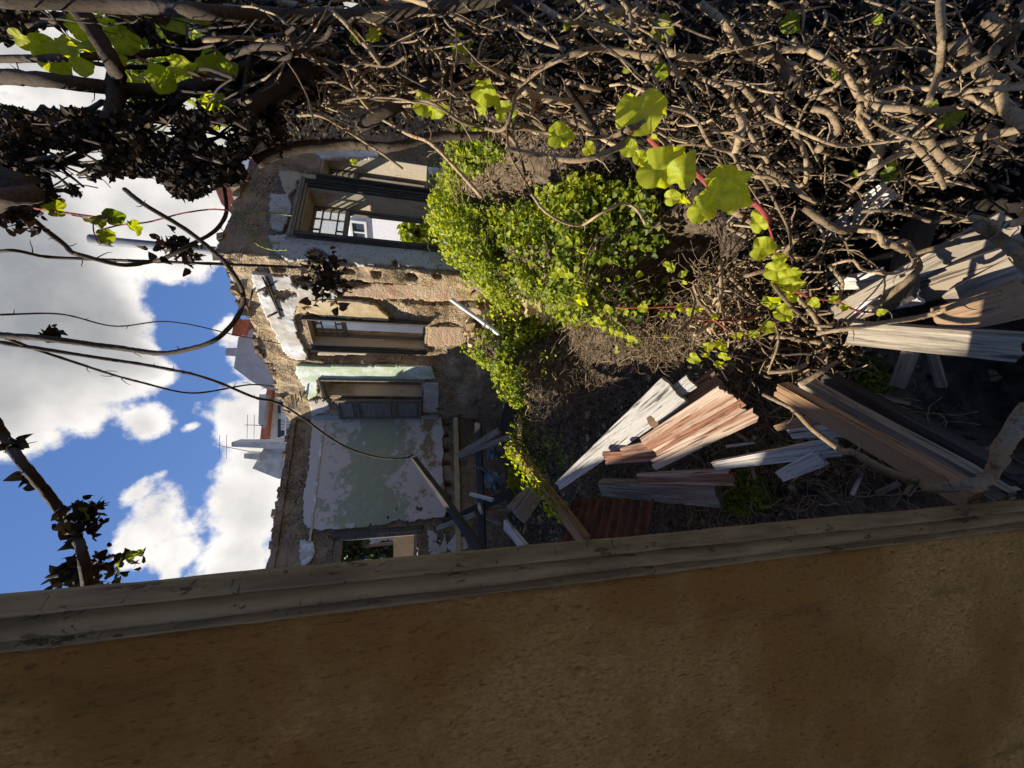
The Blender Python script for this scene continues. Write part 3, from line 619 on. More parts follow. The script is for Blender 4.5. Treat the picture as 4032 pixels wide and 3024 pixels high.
# ------------------------------------------------------------------ street side and skyline beyond the ruin
def block(name, loc, dims, rz, mat, label, cat='building', group=None):
    e = empty(name, loc, label, cat, group); e.rotation_euler = (0, 0, rz)
    return e
def frame_of(p, rz): return Matrix.Translation(p) @ Matrix.Rotation(rz, 4, 'Z')
def bwin(par, Mx, x, y, z, wd, ht, mat=M_glassd, fmat=M_wallw):
    """a window on a facade facing local -y: frame with a pane inside"""
    mb = MB(); t_ = .09
    for sx in (-1, 1): mb.box((x + sx * (wd / 2 - t_ / 2), y - .03, z), (t_, .12, ht))
    for sz_ in (-1, 1): mb.box((x, y - .03, z + sz_ * (ht / 2 - t_ / 2)), (wd - 2 * t_, .118, t_))
    mb.box((x, y - .02, z), (.05, .08, ht - 2 * t_))
    f_ = link('window', mb.V, mb.F, fmat, par, matrix=Mx)
    p_ = MB().box((x, y, z), (wd - 2 * t_, .04, ht - 2 * t_)); link('pane', p_.V, p_.F, mat, f_, matrix=Mx); return f_
# long pale building across the street, seen through the windows
ps = empty('street_building', (9.4, 10.8, 0), 'long pale lilac rendered building seen through the ruin windows across the street', 'building')
rzp = math.atan2(-3.49, 3.05) + .12; Mp = frame_of((5.6, 15.6, 0), rzp)
mb = MB().box((1.2, 2.2, 3.4), (9.6, 4, 7.4)); body = link('wall', mb.V, mb.F, M_lilac, ps, matrix=Mp)
def rayhit(uv, Mx, y=0.0):
    inv = Mx.inverted(); o_ = inv @ Vector(EYE); d_ = inv.to_3x3() @ Vector(ray(*uv)); t = (y - o_.y) / d_.y; return o_ + d_ * t
p_ = rayhit(zo(890, 345), Mp, .2)
f_ = bwin(ps, Mp, p_.x, .19, p_.z, .9, .62)
for uv in (zo(1400, 1180),):
    pp = rayhit(uv, Mp, .2)
    S_ = np.linspace(0, 2 * math.pi, 18, endpoint=False); mb = MB().poly([(pp.x + .55 * math.cos(a) * (1 + .3 * math.sin(3 * a)), .20, pp.z + .55 * math.sin(a) * (1 + .2 * math.cos(2 * a))) for a in S_], (0, -.012, 0))
    link('exposed_brick_patch', mb.V, mb.F, M_tile, ps, matrix=Mp)
# ochre building with louvred shutter behind the narrow window
ob_ = empty('ochre_building', (1.2, 17.5, 0), 'white house with brown door and louvred shutters beyond the narrow window', 'building')
Mo = frame_of((0.3, 18.2, 0), -.72); mb = MB().box((0, 2, 3.0), (4.4, 4, 7.4)); link('wall', mb.V, mb.F, M_wallw, ob_, matrix=Mo)
for uv, wd, ht, mm in ((h7(1545, 665), 1.1, 2.2, M_brownpanel), (h7(1200, 650), 1.0, 1.0, M_brownpanel)):
    pp = rayhit(uv, Mo, 0); mb = MB().box((pp.x, -.03, pp.z), (wd, .06, ht)); link('shutter', mb.V, mb.F, mm, ob_, matrix=Mo)
pp = rayhit(h7(1715, 665), Mo, 0); mb = MB()
for k_ in range(7): mb.box((pp.x, -.05, pp.z - .3 + k_ * .11), (1.1, .05, .05))
link('louvre', mb.V, mb.F, M_wallw, ob_, matrix=Mo)
# grey gabled house with a square chimney over the wall head
def obox(name, mat, par, Mx, c, d, rz=0): mb = MB().box(c, d, rz); return link(name, mb.V, mb.F, mat, par, matrix=Mx)
def poly_at(uvs, D): return [at(p, D) for p in uvs]
def extruded(name, uvs, D, depth, mat, par):
    """a far block whose face outline is known: real size at distance D, pushed back by depth"""
    P = poly_at(uvs, D); P = [np.array([p[0], EYE[1] + D + 0 * p[1], p[2]]) for p in [EYE + ray(*uv) * (D / ray(*uv)[1]) for uv in uvs]]
    return MB().poly(P, (0, depth, 0)).build(name, mat, par)
gh = empty('gabled_house', (1, 24, 0), 'plain grey gabled house with one square chimney above the wall head', 'building')
extruded('wall', [o(515, 728), o(505, 795), o(545, 825), o(575, 840), o(700, 860), o(700, 690), o(560, 700)], 24, 7, M_conc, gh)
extruded('chimney', [o(487, 752), o(487, 768), o(509, 770), o(509, 751)], 25, .8, M_conc, gh)
rt_ = MB()
P0 = [EYE + ray(*uv) * (23.8 / ray(*uv)[1]) for uv in (o(512, 725), o(520, 690), o(540, 690), o(530, 725))]
rt_.poly(P0, (0, 7, 0)).build('roof', M_tile, gh)
mb = MB()
for k_ in range(16):
    f_ = k_ / 15; a_ = P0[0] * (1 - f_) + P0[1] * f_; mb.box(a_ + np.array([0, -.2, .03]), (.09, .5, .09))
mb.build('eave_tiles', M_tile, gh)
th = empty('tiled_house', (-2, 26, 0), 'white house with red tiled roof, balcony railing and skylights above the ruin', 'building')
extruded('wall', [o(588, 812), o(575, 850), o(577, 955), o(640, 960), o(660, 820)], 27, 6, M_dirty, th)
extruded('roof', [o(583, 812), o(592, 815), o(577, 955), o(561, 955), o(570, 870)], 26.6, 6.8, M_tile, th)
extruded('dormer', [o(560, 852), o(577, 856), o(568, 925), o(558, 915)], 26, 3, M_conc, th)
for a_, b_, c_, d_ in ((600, 868, 625, 893), (600, 905, 625, 945)):
    extruded('window', [o(a_, b_), o(c_, b_), o(c_, d_), o(a_, d_)], 26.9, .12, M_glassd, th)
mb = MB()
for k_ in range(16):
    p_ = EYE + ray(*o(625, 880 + k_ * 3.2)) * (26.2 / ray(*o(625, 880 + k_ * 3.2))[1]); mb.box(p_, (.05, .04, .95))
p_ = EYE + ray(*o(617, 905)) * (26.2 / ray(*o(617, 905))[1]); mb.box(p_, (3.6, .06, .06)); mb.build('balcony_railing', M_wallw, th)
pw = empty('party_wall_house', (-4, 22, 0), 'pale grey blank gable wall with two chimneys at the left skyline', 'building')
extruded('wall', [o(577, 955), o(545, 1012), o(600, 1034), o(680, 1040), o(680, 955)], 22, 6, M_dirty, pw)
extruded('parapet', [o(500, 955), o(500, 965), o(640, 972), o(640, 955)], 21.7, 1.0, M_dirty, pw)
extruded('chimney', [o(527, 980), o(527, 990), o(560, 994), o(560, 982)], 21.8, .8, M_dirty, pw)
for i_, (a_, b_) in enumerate(((o(470, 962), o(575, 982)), (o(530, 918), o(570, 919)))):
    D_ = 21.5; ant = empty('aerial', tuple(at(b_, D_)), ['thin television aerial beside the left chimneys', 'thin television aerial above the tiled roof'][i_], 'aerial', 'aerials on the roofs')
    t1 = TB().add(np.array([at(a_, D_), at(b_, D_)]), .022, 5, .2); t1.build('mast', M_metal, ant)
    t1 = TB(); m_ = at(a_, D_)
    for k_ in (-.0, .35): t1.add(np.array([m_ + (-.8, 0, -.1 - k_), m_ + (.6, 0, -.1 - k_)]), .015, 4, .2)
    t1.build('dipole', M_metal, ant)
rh = empty('red_roof_house', (11, 20, 0), 'pinkish house with red pantile roof over the right-hand wall top', 'building')
extruded('wall', [o(480, 330), o(480, 400), o(650, 420), o(650, 250), o(500, 270)], 20, 6, M_lilac, rh)
extruded('roof', [o(455, 385), o(478, 440), o(508, 470), o(520, 400), o(495, 360), o(480, 350)], 19.6, 6.6, M_tile, rh)
wh = empty('white_house', (19, 24, 0), 'bright white house glimpsed through the vine tangle', 'building')
extruded('wall', [o(470, 195), o(450, 262), o(700, 300), o(700, 120), o(520, 170)], 24, 6, M_wallw, wh)
extruded('window', [o(500, 240), o(515, 240), o(515, 262), o(500, 262)], 23.9, .2, M_glassd, wh)
# trees seen through the doorway and the street beyond
def crown(c, rad, n, name, mat, par, s=.12):
    P = rng.normal(0, 1, (n, 3)); P /= np.linalg.norm(P, axis=1)[:, None]; P *= (rng.random(n)**.4)[:, None] * np.array(rad)
    P += .35 * np.array(rad) * np.stack([fbm(P[:, 0] * 3, P[:, 1], 1) * 3, fbm(P[:, 1] * 3, P[:, 2], 1) * 3, fbm(P[:, 2] * 3 + 5, P[:, 0], 1) * 3], -1)
    return leaves(P + np.array(c), rng.normal(0, 1, (n, 3)) + (0, 0, .5), s * rng.uniform(.6, 1.3, n), name, mat, par)
for i_, (uv, D_, rad, n, lb) in enumerate(((z8(790, 1020), 17, (.95, .8, .85), 3600, 'dark leafy tree filling the upper part of the doorway'), (z8(1120, 1080), 18, (.8, .8, .9), 1600, 'small dark bush low in the doorway view'), (zo(1400, 390), 13.2, (.55, .5, .7), 1800, 'green shrub growing beyond the tall window'))):
    c = at(uv, D_); e = empty('tree', (c[0], c[1], 0), lb, 'tree'); crown(c, rad, n, 'crown', M_tree if i_ < 2 else M_ivy, e, .15)
    TB().add(smooth_path([(c[0], c[1], 0), (c[0] + .1, c[1], c[2] * .5), c], 8), [.13, .12, .11, .1, .09, .08, .06, .04], 7, .4).build('trunk', M_stem, e)
lw = empty('garden_house', (-8, 19, 0), 'white house with a glazed window seen through the doorway', 'building')
extruded('wall', [z8(900, 900), z8(1220, 900), z8(1220, 1200), z8(620, 1200), z8(620, 900)], 20, 5, M_wallw, lw)
extruded('window', [z8(900, 1045), z8(1010, 1045), z8(1010, 1110), z8(900, 1110)], 19.9, .1, M_glassd, lw)
gw = empty('garden_wall', (-7, 13, 0), 'ochre stained garden wall behind the doorway', 'wall')
extruded('face', [z8(1215, 905), z8(1400, 905), z8(1400, 1200), z8(1215, 1200)], 13.5, .3, M_ochrep, gw)
# wall smothered in ivy at the far right
iw = empty('ivy_covered_wall', (11, 9.5, 0), 'high end wall smothered in ivy behind the hanging vines', 'wall')
Mi = frame_of((6.0, 10.4, 0), math.atan2(-3.49, 3.05)); mb = MB().box((3.4, .3, 4.2), (7.5, .5, 9.2)); link('face', mb.V, mb.F, M_dirty, iw, matrix=Mi)
n = 9000; X = rng.uniform(-.3, 7, n); Z = rng.uniform(2, 8.9, n); kk = (fbm(X, Z, .7) > -.06); X = X[kk]; Z = Z[kk]
Pw = np.stack([X, -.05 - .25 * rng.random(len(X)), Z], -1); R3 = np.array(Mi.to_3x3()); Pw = Pw @ R3.T + np.array(Mi.translation)
leaves(Pw, rng.normal(0, .6, (len(X), 3)) + np.array([-.6, -.6, .5]), rng.uniform(.09, .16, len(X)), 'ivy', M_ivy, iw, t=np.clip(rng.normal(.45, .3, len(X)), 0, 1))

# ------------------------------------------------------------------ ground: yard litter heaped into two banks
ctl = []
def cp(x, y, z, r=1.0): ctl.append((x, y, z, r))
# bank carrying the right-hand ivy, from the house wall down towards the opening
ridges = [((3.6, 6.9, 1.70), (1.9, 5.2, 1.50), .8), ((1.9, 5.2, 1.50), (1.25, 3.4, .75), .60), ((1.25, 3.4, .75), (.95, 2.2, .30), .55),
          ((.95, 6.7, 1.55), (.3, 5.4, 1.15), .55), ((.3, 5.4, 1.15), (-.7, 4.5, .60), .45), ((-.7, 4.5, .60), (-1.5, 3.7, .30), .35),
          ((3.2, .6, 1.5), (2.9, 5.0, 1.9), .85), ((.45, 3.6, .75), (1.0, 3.2, .8), .5), ((1.9, .3, .25), (2.0, 1.6, .5), .5)]
PITS = [(.98, 2.75, 1.0, .36), (.85, 1.75, .9, .34), (.55, 1.2, .8, .30), (.10, .95, .9, .30)]
def ground_z(x, y):
    x = np.asarray(x, float); y = np.asarray(y, float); z = -.05 + .10 * fbm(x, y, .9, 4) + .05 * fbm(x, y, 4, 4)
    for a, b, r in ridges:
        a = np.array(a); b = np.array(b); d = b[:2] - a[:2]; t = np.clip(((x - a[0]) * d[0] + (y - a[1]) * d[1]) / (d @ d), 0, 1)
        dist = np.hypot(x - a[0] - t * d[0], y - a[1] - t * d[1]); zz_ = (a[2] + t * (b[2] - a[2])) * np.exp(-(dist / r)**2 * .9) * (1 + .35 * fbm(x, y, 2.2, 4))
        z = np.maximum(z, zz_) * .82 + np.log(np.exp(np.clip(z, -9, 9) * 6) + np.exp(zz_ * 6)) / 6 * .18
    for px, py, pd, pr in PITS:
        z = z - pd * np.exp(-(((x - px)**2 + (y - py)**2) / pr**2)**2)
    return z
gx = np.linspace(-6, 9, 300); gy = np.linspace(.3, 12, 240); X, Y = np.meshgrid(gx, gy); Z = ground_z(X, Y); n_ = len(gx)
i = (np.arange(len(gy) - 1)[:, None] * n_ + np.arange(n_ - 1)[None]).ravel()
GRID = (gx[0], gx[1] - gx[0], gy[0], gy[1] - gy[0], Z)
def gz1(x, y):
    a = min(max((x - GRID[0]) / GRID[1], 0), len(gx) - 2); b = min(max((y - GRID[2]) / GRID[3], 0), len(gy) - 2); i = int(a); j = int(b); a -= i; b -= j; T = GRID[4]
    return (T[j, i] * (1 - a) + T[j, i + 1] * a) * (1 - b) + (T[j + 1, i] * (1 - a) + T[j + 1, i + 1] * a) * b
tag(link('ground', np.stack([X, Y, Z], -1).reshape(-1, 3), np.stack([i, i + 1, i + n_ + 1, i + n_], -1), M_soil, smooth=True), kind='structure')
mb = MB().box((0, 0, -.45), (600, 600, .1)); tag(mb.build('street_ground', M_soil), kind='structure')

# ------------------------------------------------------------------ timbers, boards and sheets in the rubble
def plank(name, a, b, w0, w1, th, mat, label, cat='plank', group='broken boards and timbers in the rubble', face=None, warp=.01, jagged=(1, 1), seg=22, twist=0.0, nw_=13, split=0.0, bow=0.0):
    a = np.array(a, float); b = np.array(b, float); Ld = b - a; Ln = np.linalg.norm(Ld); X = Ld / Ln
    mid = (a + b) / 2; fc = (EYE - mid) / np.linalg.norm(EYE - mid) * .6 + SUN * .5 if face is None else np.array(face, float)
    Zv = fc - (fc @ X) * X; Zv /= np.linalg.norm(Zv); Yv = np.cross(Zv, X)
    V = []; rows = nw_ + 1; e0 = rng.gamma(1.0, .4, rows) * jagged[0] * min(.035, Ln * .05, w0 * .3); e1 = rng.gamma(1.0, .4, rows) * jagged[1] * min(.035, Ln * .05, w1 * .3); e0 = np.convolve(np.r_[e0[0], e0, e0[-1]], [.3, .4, .3], 'valid'); e1 = np.convolve(np.r_[e1[0], e1, e1[-1]], [.3, .4, .3], 'valid'); gr = rng.normal(0, 1, rows) * min(.0009, th * .03)
    wj = rng.random() * 50
    for side in (0, 1):
        for i in range(seg + 1):
            f = i / seg
            for j in range(rows):
                g_ = j / nw_; x = e0[j] + (Ln - e0[j] - e1[j]) * f; wd = w0 + (w1 - w0) * f
                y = (g_ - .5) * wd + (.5 * wd * .10 * float(fbm(x * 3, wj + g_, 2)) if j in (0, nw_) else 0)
                z = (th / 2 if side == 0 else -th / 2) + warp * float(fbm(x, wj, 1.1, 2)) * 2.5 + bow * (4 * f * (1 - f)) + (gr[j] * (1 + .4 * math.sin(x * 7 + j)) if side == 0 else 0)
                ang = twist * (f - .5); V.append([x, y * math.cos(ang) - z * math.sin(ang), y * math.sin(ang) + z * math.cos(ang)])
    Fc = []; o2 = (seg + 1) * rows
    for i in range(seg):
        for j in range(nw_):
            p = i * rows + j; Fc.append([p, p + rows, p + rows + 1, p + 1]); Fc.append([o2 + p, o2 + p + 1, o2 + p + rows + 1, o2 + p + rows])
        p = i * rows; Fc.append([p, p + o2, p + rows + o2, p + rows]); p += nw_; Fc.append([p, p + rows, p + rows + o2, p + o2])
    for j in range(nw_):
        Fc.append([j, j + 1, j + 1 + o2, j + o2]); p = seg * rows + j; Fc.append([p, p + o2, p + 1 + o2, p + 1])
    Mx = Matrix(((X[0], Yv[0], Zv[0], a[0]), (X[1], Yv[1], Zv[1], a[1]), (X[2], Yv[2], Zv[2], a[2]), (0, 0, 0, 1)))
    ob = link(name, V, Fc, mat, None, matrix=Mx); tag(ob, label, cat, group); return ob
Pq = lambda uv, D: at(uv, D)
yq = lambda x, y: q(2016, 1512, x, y); yr = lambda x, y: q(3024, 1512, x, y); yv = lambda x, y: q(3024, 756, x, y); yu = lambda x, y: q(2016, 756, x, y)
UPF = (-.35, -.45, .8)
# (start, depth, end, depth, width m at each end, thickness, material, label)
plank('plank', Pq(yq(400, 880), 3.2), Pq(yq(1420, 40), 2.35), .07, .22, .04, M_wpale, 'long bleached pale plank tapering to a point, leaning across the heap', jagged=(1, .6), seg=40)
plank('plank', Pq(yq(860, 480), 2.75), Pq(yq(1560, -30), 2.30), .04, .10, .03, M_wpale, 'narrow bleached board split along the edge of the long pale plank', jagged=(1, .5))
plank('plank', Pq(yq(1180, 360), 2.5), Pq(yq(1800, -60), 2.3), .10, .14, .03, M_wbrown, 'brown board wedged under the long pale plank')
red_names = ['uppermost rust red slat beside the pale plank', 'second rust red slat of the leaning panel', 'third rust red slat of the leaning panel', 'middle rust red slat of the leaning panel', 'fifth rust red slat of the leaning panel', 'sixth rust red slat of the leaning panel', 'lowest rust red slat over the sunlit bleached board']
for k_, lb in enumerate(red_names):
    f_ = k_ / 6; u0 = 1085 + 190 * f_ + rng.uniform(-70, 60); v0 = 505 + 190 * f_; sl_ = (yq(u0, v0 + (1085 + 190 * f_ - u0) * .5), yq(1800 + 340 * f_ + rng.uniform(-40, 40), 30 + 240 * f_))
    plank('plank', Pq(sl_[0], 2.47 + rng.uniform(-.012, .012)), Pq(sl_[1], 2.02 + rng.uniform(-.012, .012)), .040, .050, .016, M_wred, lb, group='rust red slats of the fallen panel', face=(-.5, -.3, .75), jagged=(1.5, 1.5), nw_=5, warp=.012)
plank('plank', Pq(yq(940, 580), 2.62), Pq(yq(1370, 500), 2.45), .05, .09, .02, M_wred, 'short splintered red sliver poking out above the red boards', group='faded red painted boards')
plank('plank', Pq(yq(790, 640), 2.75), Pq(yq(1300, 610), 2.5), .10, .07, .02, M_wred, 'dark edged red board lying under the pale plank tip', group='faded red painted boards')
plank('plank', Pq(yq(1750, 700), 2.10), Pq(yr(640, 530), 1.55), .045, .08, .03, M_wpale, 'sunlit bleached board with dark splits, right of the red boards', seg=34, jagged=(.5, 1))
plank('plank', Pq(yq(1090, 815), 3.0), Pq(yq(1930, 800), 2.35), .08, .12, .03, M_wred, 'pinkish squared board half in shade behind the grey beam', face=(-.2, -.8, .5))
plank('beam', Pq(yq(780, 890), 3.4), Pq(yq(1800, 960), 2.6), .13, .16, .09, M_wgrey, 'squared grey beam lying level with a notch of sunlight', 'beam', face=(-.15, -.85, .4), jagged=(.1, .2))
plank('plank', Pq(yr(100, 800), 1.75), Pq(yr(470, 630), 1.55), .05, .07, .02, M_wpale, 'short tan board lying below the sunlit bleached board')
plank('plank', Pq(yr(170, 400), 1.8), Pq(yr(640, 340), 1.55), .09, .12, .02, M_wpale, 'sunlit pale board fragment among the dry litter')
plank('beam', Pq(yr(100, 40), 1.72), Pq(yr(1830, 1010), 1.12), .065, .065, .06, M_wbrown, 'long orange brown beam slanting down beside the jamb', 'beam', seg=40)
plank('beam', Pq(yr(300, -20), 1.74), Pq(yr(2080, 980), 1.12), .05, .05, .05, M_wgrey, 'long grey split beam lying against the orange brown beam', 'beam', seg=40)
plank('beam', Pq(yr(500, -40), 1.80), Pq(yr(2212, 900), 1.12), .08, .08, .06, M_wdark, 'long blackened beam furthest from the jamb', 'beam', seg=40)
plank('beam', Pq(yq(0, 530), 4.0), Pq(yq(640, 1370), 2.9), .10, .09, .08, M_wbrown, 'thin beam trailing ivy down to the jamb', 'beam', seg=34, jagged=(.5, 1))
plank('plank', Pq(yv(560, 1080), 1.62), Pq(yv(2240, 330), 1.18), .09, .19, .03, M_wgrey, 'broad grey grooved plank slanting up to the right edge', seg=40, face=(-.5, -.4, .75))
plank('plank', Pq(yv(1250, 860), 1.42), Pq(yv(2260, 560), 1.16), .10, .12, .025, M_wgrey, 'weathered tan board under the broad grooved plank', face=(-.5, -.4, .75))
plank('plank', Pq(yv(700, 1210), 1.50), Pq(yv(2260, 1340), 1.15), .09, .09, .035, M_wgrey, 'smooth silver grey plank lying level near the bottom', seg=34, face=(-.4, -.6, .6), jagged=(.6, 1))
plank('plank', Pq(yv(1530, 960), 1.33), Pq(yv(2200, 700), 1.18), .08, .13, .012, M_wgrey, 'peeling wooden panel with a pointed torn corner', face=(-.4, -.5, .7), jagged=(1.6, 1))
plank('plank', Pq(yv(1420, 1110), 1.30), Pq(yv(2240, 900), 1.15), .09, .13, .012, M_wbrown, 'rotten brown veneer sheet curling off the peeling panel', face=(-.4, -.5, .7), jagged=(1.6, 1), bow=.02)
plank('plank', Pq(yv(480, 400), 1.95), Pq(yv(1050, -20), 1.55), .07, .09, .03, M_wpale, 'pale splintered stick crossing the dark hollow')
plank('plank', Pq(yv(1100, 1000), 1.35), Pq(yv(1320, 200), 1.6), .10, .12, .02, M_wdark, 'dark board standing in the hollow behind the grooved plank')
plank('plank', Pq(yv(560, 800), 1.75), Pq(yv(1000, 740), 1.5), .05, .08, .03, M_wpale, 'splintered pale board under the knotted vines', jagged=(1.5, 1))
plank('plank', Pq(yv(1240, 1360), 1.42), Pq(yv(1120, 1680), 1.55), .05, .05, .02, M_wgrey, 'thin grey lath dropping from the silver plank')
plank('plank', Pq(yv(1410, 1370), 1.40), Pq(yv(1500, 1680), 1.5), .025, .03, .02, M_wgrey, 'thin dark lath standing in the lower hollow')
plank('plank', Pq(q(3024, 0, 870, 640), 1.65), Pq(q(3024, 0, 1110, 500), 1.6), .12, .10, .02, M_wgrey, 'pale board end caught high in the vines', face=(-.8, -.4, .4))
plank('plank', Pq(q(3024, 0, 260, 340), 1.8), Pq(q(3024, 0, 520, 620), 1.75), .13, .13, .02, M_wgrey, 'grey board fragment tangled in the vines', face=(-.8, -.4, .4))
plank('plank', Pq(q(3024, 0, 1100, 1250), 1.5), Pq(q(3024, 0, 1380, 1200), 1.4), .14, .15, .02, M_wgrey, 'grey board end under the yellow moss', face=(-.8, -.4, .4))
plank('plank', Pq(q(3024, 0, 900, 1480), 1.5), Pq(q(3024, 0, 1200, 760), 1.7), .10, .12, .03, M_wgrey, 'cross board standing upright behind the vine stems', face=(-.8, -.4, .4))
plank('plank', Pq(yv(700, 960), 1.55), Pq(yv(1500, 560), 1.30), .05, .07, .02, M_wgrey, 'narrow grey slat along the top edge of the broad plank', face=(-.5, -.4, .75))
plank('plank', Pq(yv(620, 1040), 1.60), Pq(yv(1330, 900), 1.36), .05, .06, .02, M_wpale, 'narrow sunlit slat along the lower edge of the broad plank', face=(-.5, -.4, .75))
plank('plank', Pq(yr(60, 380), 1.78), Pq(yr(480, 290), 1.60), .03, .05, .015, M_wbrown, 'brown splinter beside the pale board fragment')
for k_ in range(26):
    p_ = (rng.uniform(650, 960), rng.uniform(395, 490)); c_ = atz(p_, .2); c_[2] = .12 + .25 * rng.random(); d_ = rng.normal(0, 1, 3) * (1, 1, .25); d_ /= np.linalg.norm(d_); l_ = rng.uniform(.08, .26)
    plank('splinter', c_ - d_ * l_ / 2, c_ + d_ * l_ / 2, rng.uniform(.01, .03), rng.uniform(.008, .03), .008, [M_wgrey, M_wpale, M_wbrown][k_ % 3], 'small wooden splinter lying in the litter between the beams and the jamb', 'splinter', 'splinters in the litter', seg=8, nw_=3)
# dim wreckage under the green room
plank('board_bundle', Pq(yq(30, 1130), 4.6), Pq(yq(190, 930), 4.8), .3, .25, .12, M_wgrey, 'grey boarded box end in the shade below the ivy beam', 'timber', face=(-.1, -.8, .5))
plank('plank', Pq(yq(-60, 1210), 4.3), Pq(yq(120, 1420), 3.9), .12, .10, .05, M_wpale, 'splintered pale stump of board beside the jamb', jagged=(1.5, 0))
plank('pole', Pq(q(1008, 1512, 1365, 640), 5.6), Pq(q(1008, 1512, 1950, 1450), 4.6), .05, .13, .08, M_wdark, 'black charred pole leaning in front of the green wall', 'pole', seg=30, nw_=3)
for a_, b_, w_, m_, lb in (((1740, 620), (2100, 400), .10, M_wgrey, 'grey split lath fanned out under the green wall'), ((1760, 620), (2200, 450), .08, M_wgrey, 'lower grey lath of the fan under the green wall'), ((1920, 330), (1960, 1460), .14, M_wdark, 'black upright post in the basement gloom'), ((1620, 1215), (2212, 930), .16, M_wdark, 'dark slanting joist crossing the black upright post'),
                       ((1560, 1250), (1900, 1120), .08, M_wgrey, 'grey lath slanting over the doorway foot'), ((1800, 1080), (2212, 1090), .05, M_wbrown, 'thin level stick crossing the black upright post'), ((1850, 950), (2050, 1005), .05, M_wpale, 'white painted stick glinting below the green wall'), ((1930, 1040), (1945, 1110), .08, M_wpale, 'white splinter tied to the black upright post'), ((1980, 1150), (2120, 1210), .06, M_wgrey, 'short grey lath behind the slanting joist')):
    D0_ = 7.2 if m_ is not M_wpale else 6.6
    plank('timber', Pq(q(1008, 1512, *a_), D0_), Pq(q(1008, 1512, *b_), D0_ - .5), w_, w_, .05, m_, lb, 'timber', 'dark timbers under the green wall')
# straw coloured cane in front of the brick
TB().add(smooth_path([Pq(zo(1690, 930), 6.2), Pq(zo(1900, 1080), 6.0), Pq(zo(2100, 1225), 5.7)], 10), .035, 7, .9, .1).build('cane', mat_stem('white_stick', (.6, .58, .52), (.75, .73, .68)))
tag(bpy.data.objects['cane'], 'white stick leaning on the brick wall foot between the ivy heaps', 'stick')
# rusty corrugated sheet
def corrugated():
    a = Pq(yq(520, 980), 3.35); b = Pq(yq(1240, 1010), 2.7); c = Pq(yq(650, 1370), 2.95)
    X = (b - a); W_ = np.linalg.norm(X); X /= W_; Yv = c - a; Yv -= (Yv @ X) * X; Hh = np.linalg.norm(Yv) * 1.25; Yv /= np.linalg.norm(Yv); Zv = np.cross(X, Yv)
    V = []; n = 120; m = 14
    for s_ in (0, 1):
        for i in range(n + 1):
            for j in range(m + 1):
                x = W_ * i / n; y = Hh * j / m; z = .022 * math.sin(x / .085 * 2 * math.pi) + .03 * float(fbm(x, y, 1.4)) - s_ * .004
                if j in (0, m): y += .03 * float(fbm(x * 4, j, 2))
                V.append(a + X * x + Yv * y + Zv * z)
    Fc = []; t_ = (n + 1) * (m + 1)
    for i in range(n):
        for j in range(m):
            p = i * (m + 1) + j; Fc.append([p, p + 1, p + m + 2, p + m + 1]); Fc.append([t_ + p, t_ + p + m + 1, t_ + p + m + 2, t_ + p + 1])
    for i in range(n):
        for j in (0, m): p = i * (m + 1) + j; Fc.append([p, p + m + 1, p + m + 1 + t_, p + t_])
    ob = link('corrugated_sheet', V, np.array(Fc), M_rust, smooth=False); tag(ob, 'rusty corrugated iron sheet propped in shade beside the grey beam', 'metal sheet')
corrugated()
# faded cloths in the basement
def cloth(uvs, D, label):
    P = [at(p, D) for p in uvs]; n = 26; V = []
    for i in range(n + 1):
        for j in range(n + 1):
            a, b = i / n, j / n; p = (P[0] * (1 - a) + P[1] * a) * (1 - b) + (P[3] * (1 - a) + P[2] * a) * b
            d = .22 * fbm(np.array([a * 2.2 + P[0][0]]), np.array([b * 5.0]), 1.3, 5)[0] * 2; V.append(p + np.array([0, d, -.1 * math.sin(a * 3.1) * (1 - b)]))
    Fc = np.array([[i * (n + 1) + j, i * (n + 1) + j + 1, (i + 1) * (n + 1) + j + 1, (i + 1) * (n + 1) + j] for i in range(n) for j in range(n)])
    ob = link('cloth', V, Fc, M_cloth, smooth=True); ob.modifiers.new('thickness', 'SOLIDIFY').thickness = .012; tag(ob, label, 'cloth')
cloth([q(1008, 1512, *p) for p in ((1880, 700), (1980, 890), (2160, 920), (2090, 760))], 7.0, 'faded green cloth hanging in the basement gloom')
cloth([q(1008, 1512, *p) for p in ((1960, 480), (1970, 640), (2110, 650), (2110, 490))], 7.1, 'crumpled green sheet wedged above the hanging cloth')
# ------------------------------------------------------------------ plants
zA = lambda x, y: q(0, 0, x, y); zB = lambda x, y: q(1008, 0, x, y); zC = lambda x, y: q(2016, 0, x, y); zD = lambda x, y: q(3024, 0, x, y)
zE = lambda x, y: q(0, 756, x, y); zI = lambda x, y: q(0, 1512, x, y); zJ = lambda x, y: q(1008, 1512, x, y)
def project(P):
    Q = np.asarray(P) - EYE; D = Q @ fw; return 512 + (Q @ ix) / D * F, 384 - (Q @ iy) / D * F, D
def clear(P, m=.04):
    """keep a point above the ground by drawing it nearer"""
    P = np.array(P, float)
    for _ in range(40):
        if P[2] > gz1(P[0], P[1]) + m: break
        P = EYE + (P - EYE) * .95
    return P
def on_ground(poly_ov, n, xr=(-3, 4.5), yr_=(.8, 8.2)):
    poly = [o(*p) for p in poly_ov]; out = []; tot = 0
    while tot < n:
        x = rng.uniform(*xr, 40000); y = rng.uniform(*yr_, 40000); z = ground_z(x, y); P = np.stack([x, y, z], 1); u, v, D = project(P)
        # the same number of leaves per square metre of slope as seen, thinned far away
        u = u + 60 * fbm(x, y, 1.9, 4); v = v + 60 * fbm(x + 7, y, 1.9, 4); k = inpoly(poly, u, v) & (rng.random(len(x)) < np.clip(D / 5, .3, 1)); out.append(P[k]); tot += k.sum()
    return np.vstack(out)[:n]
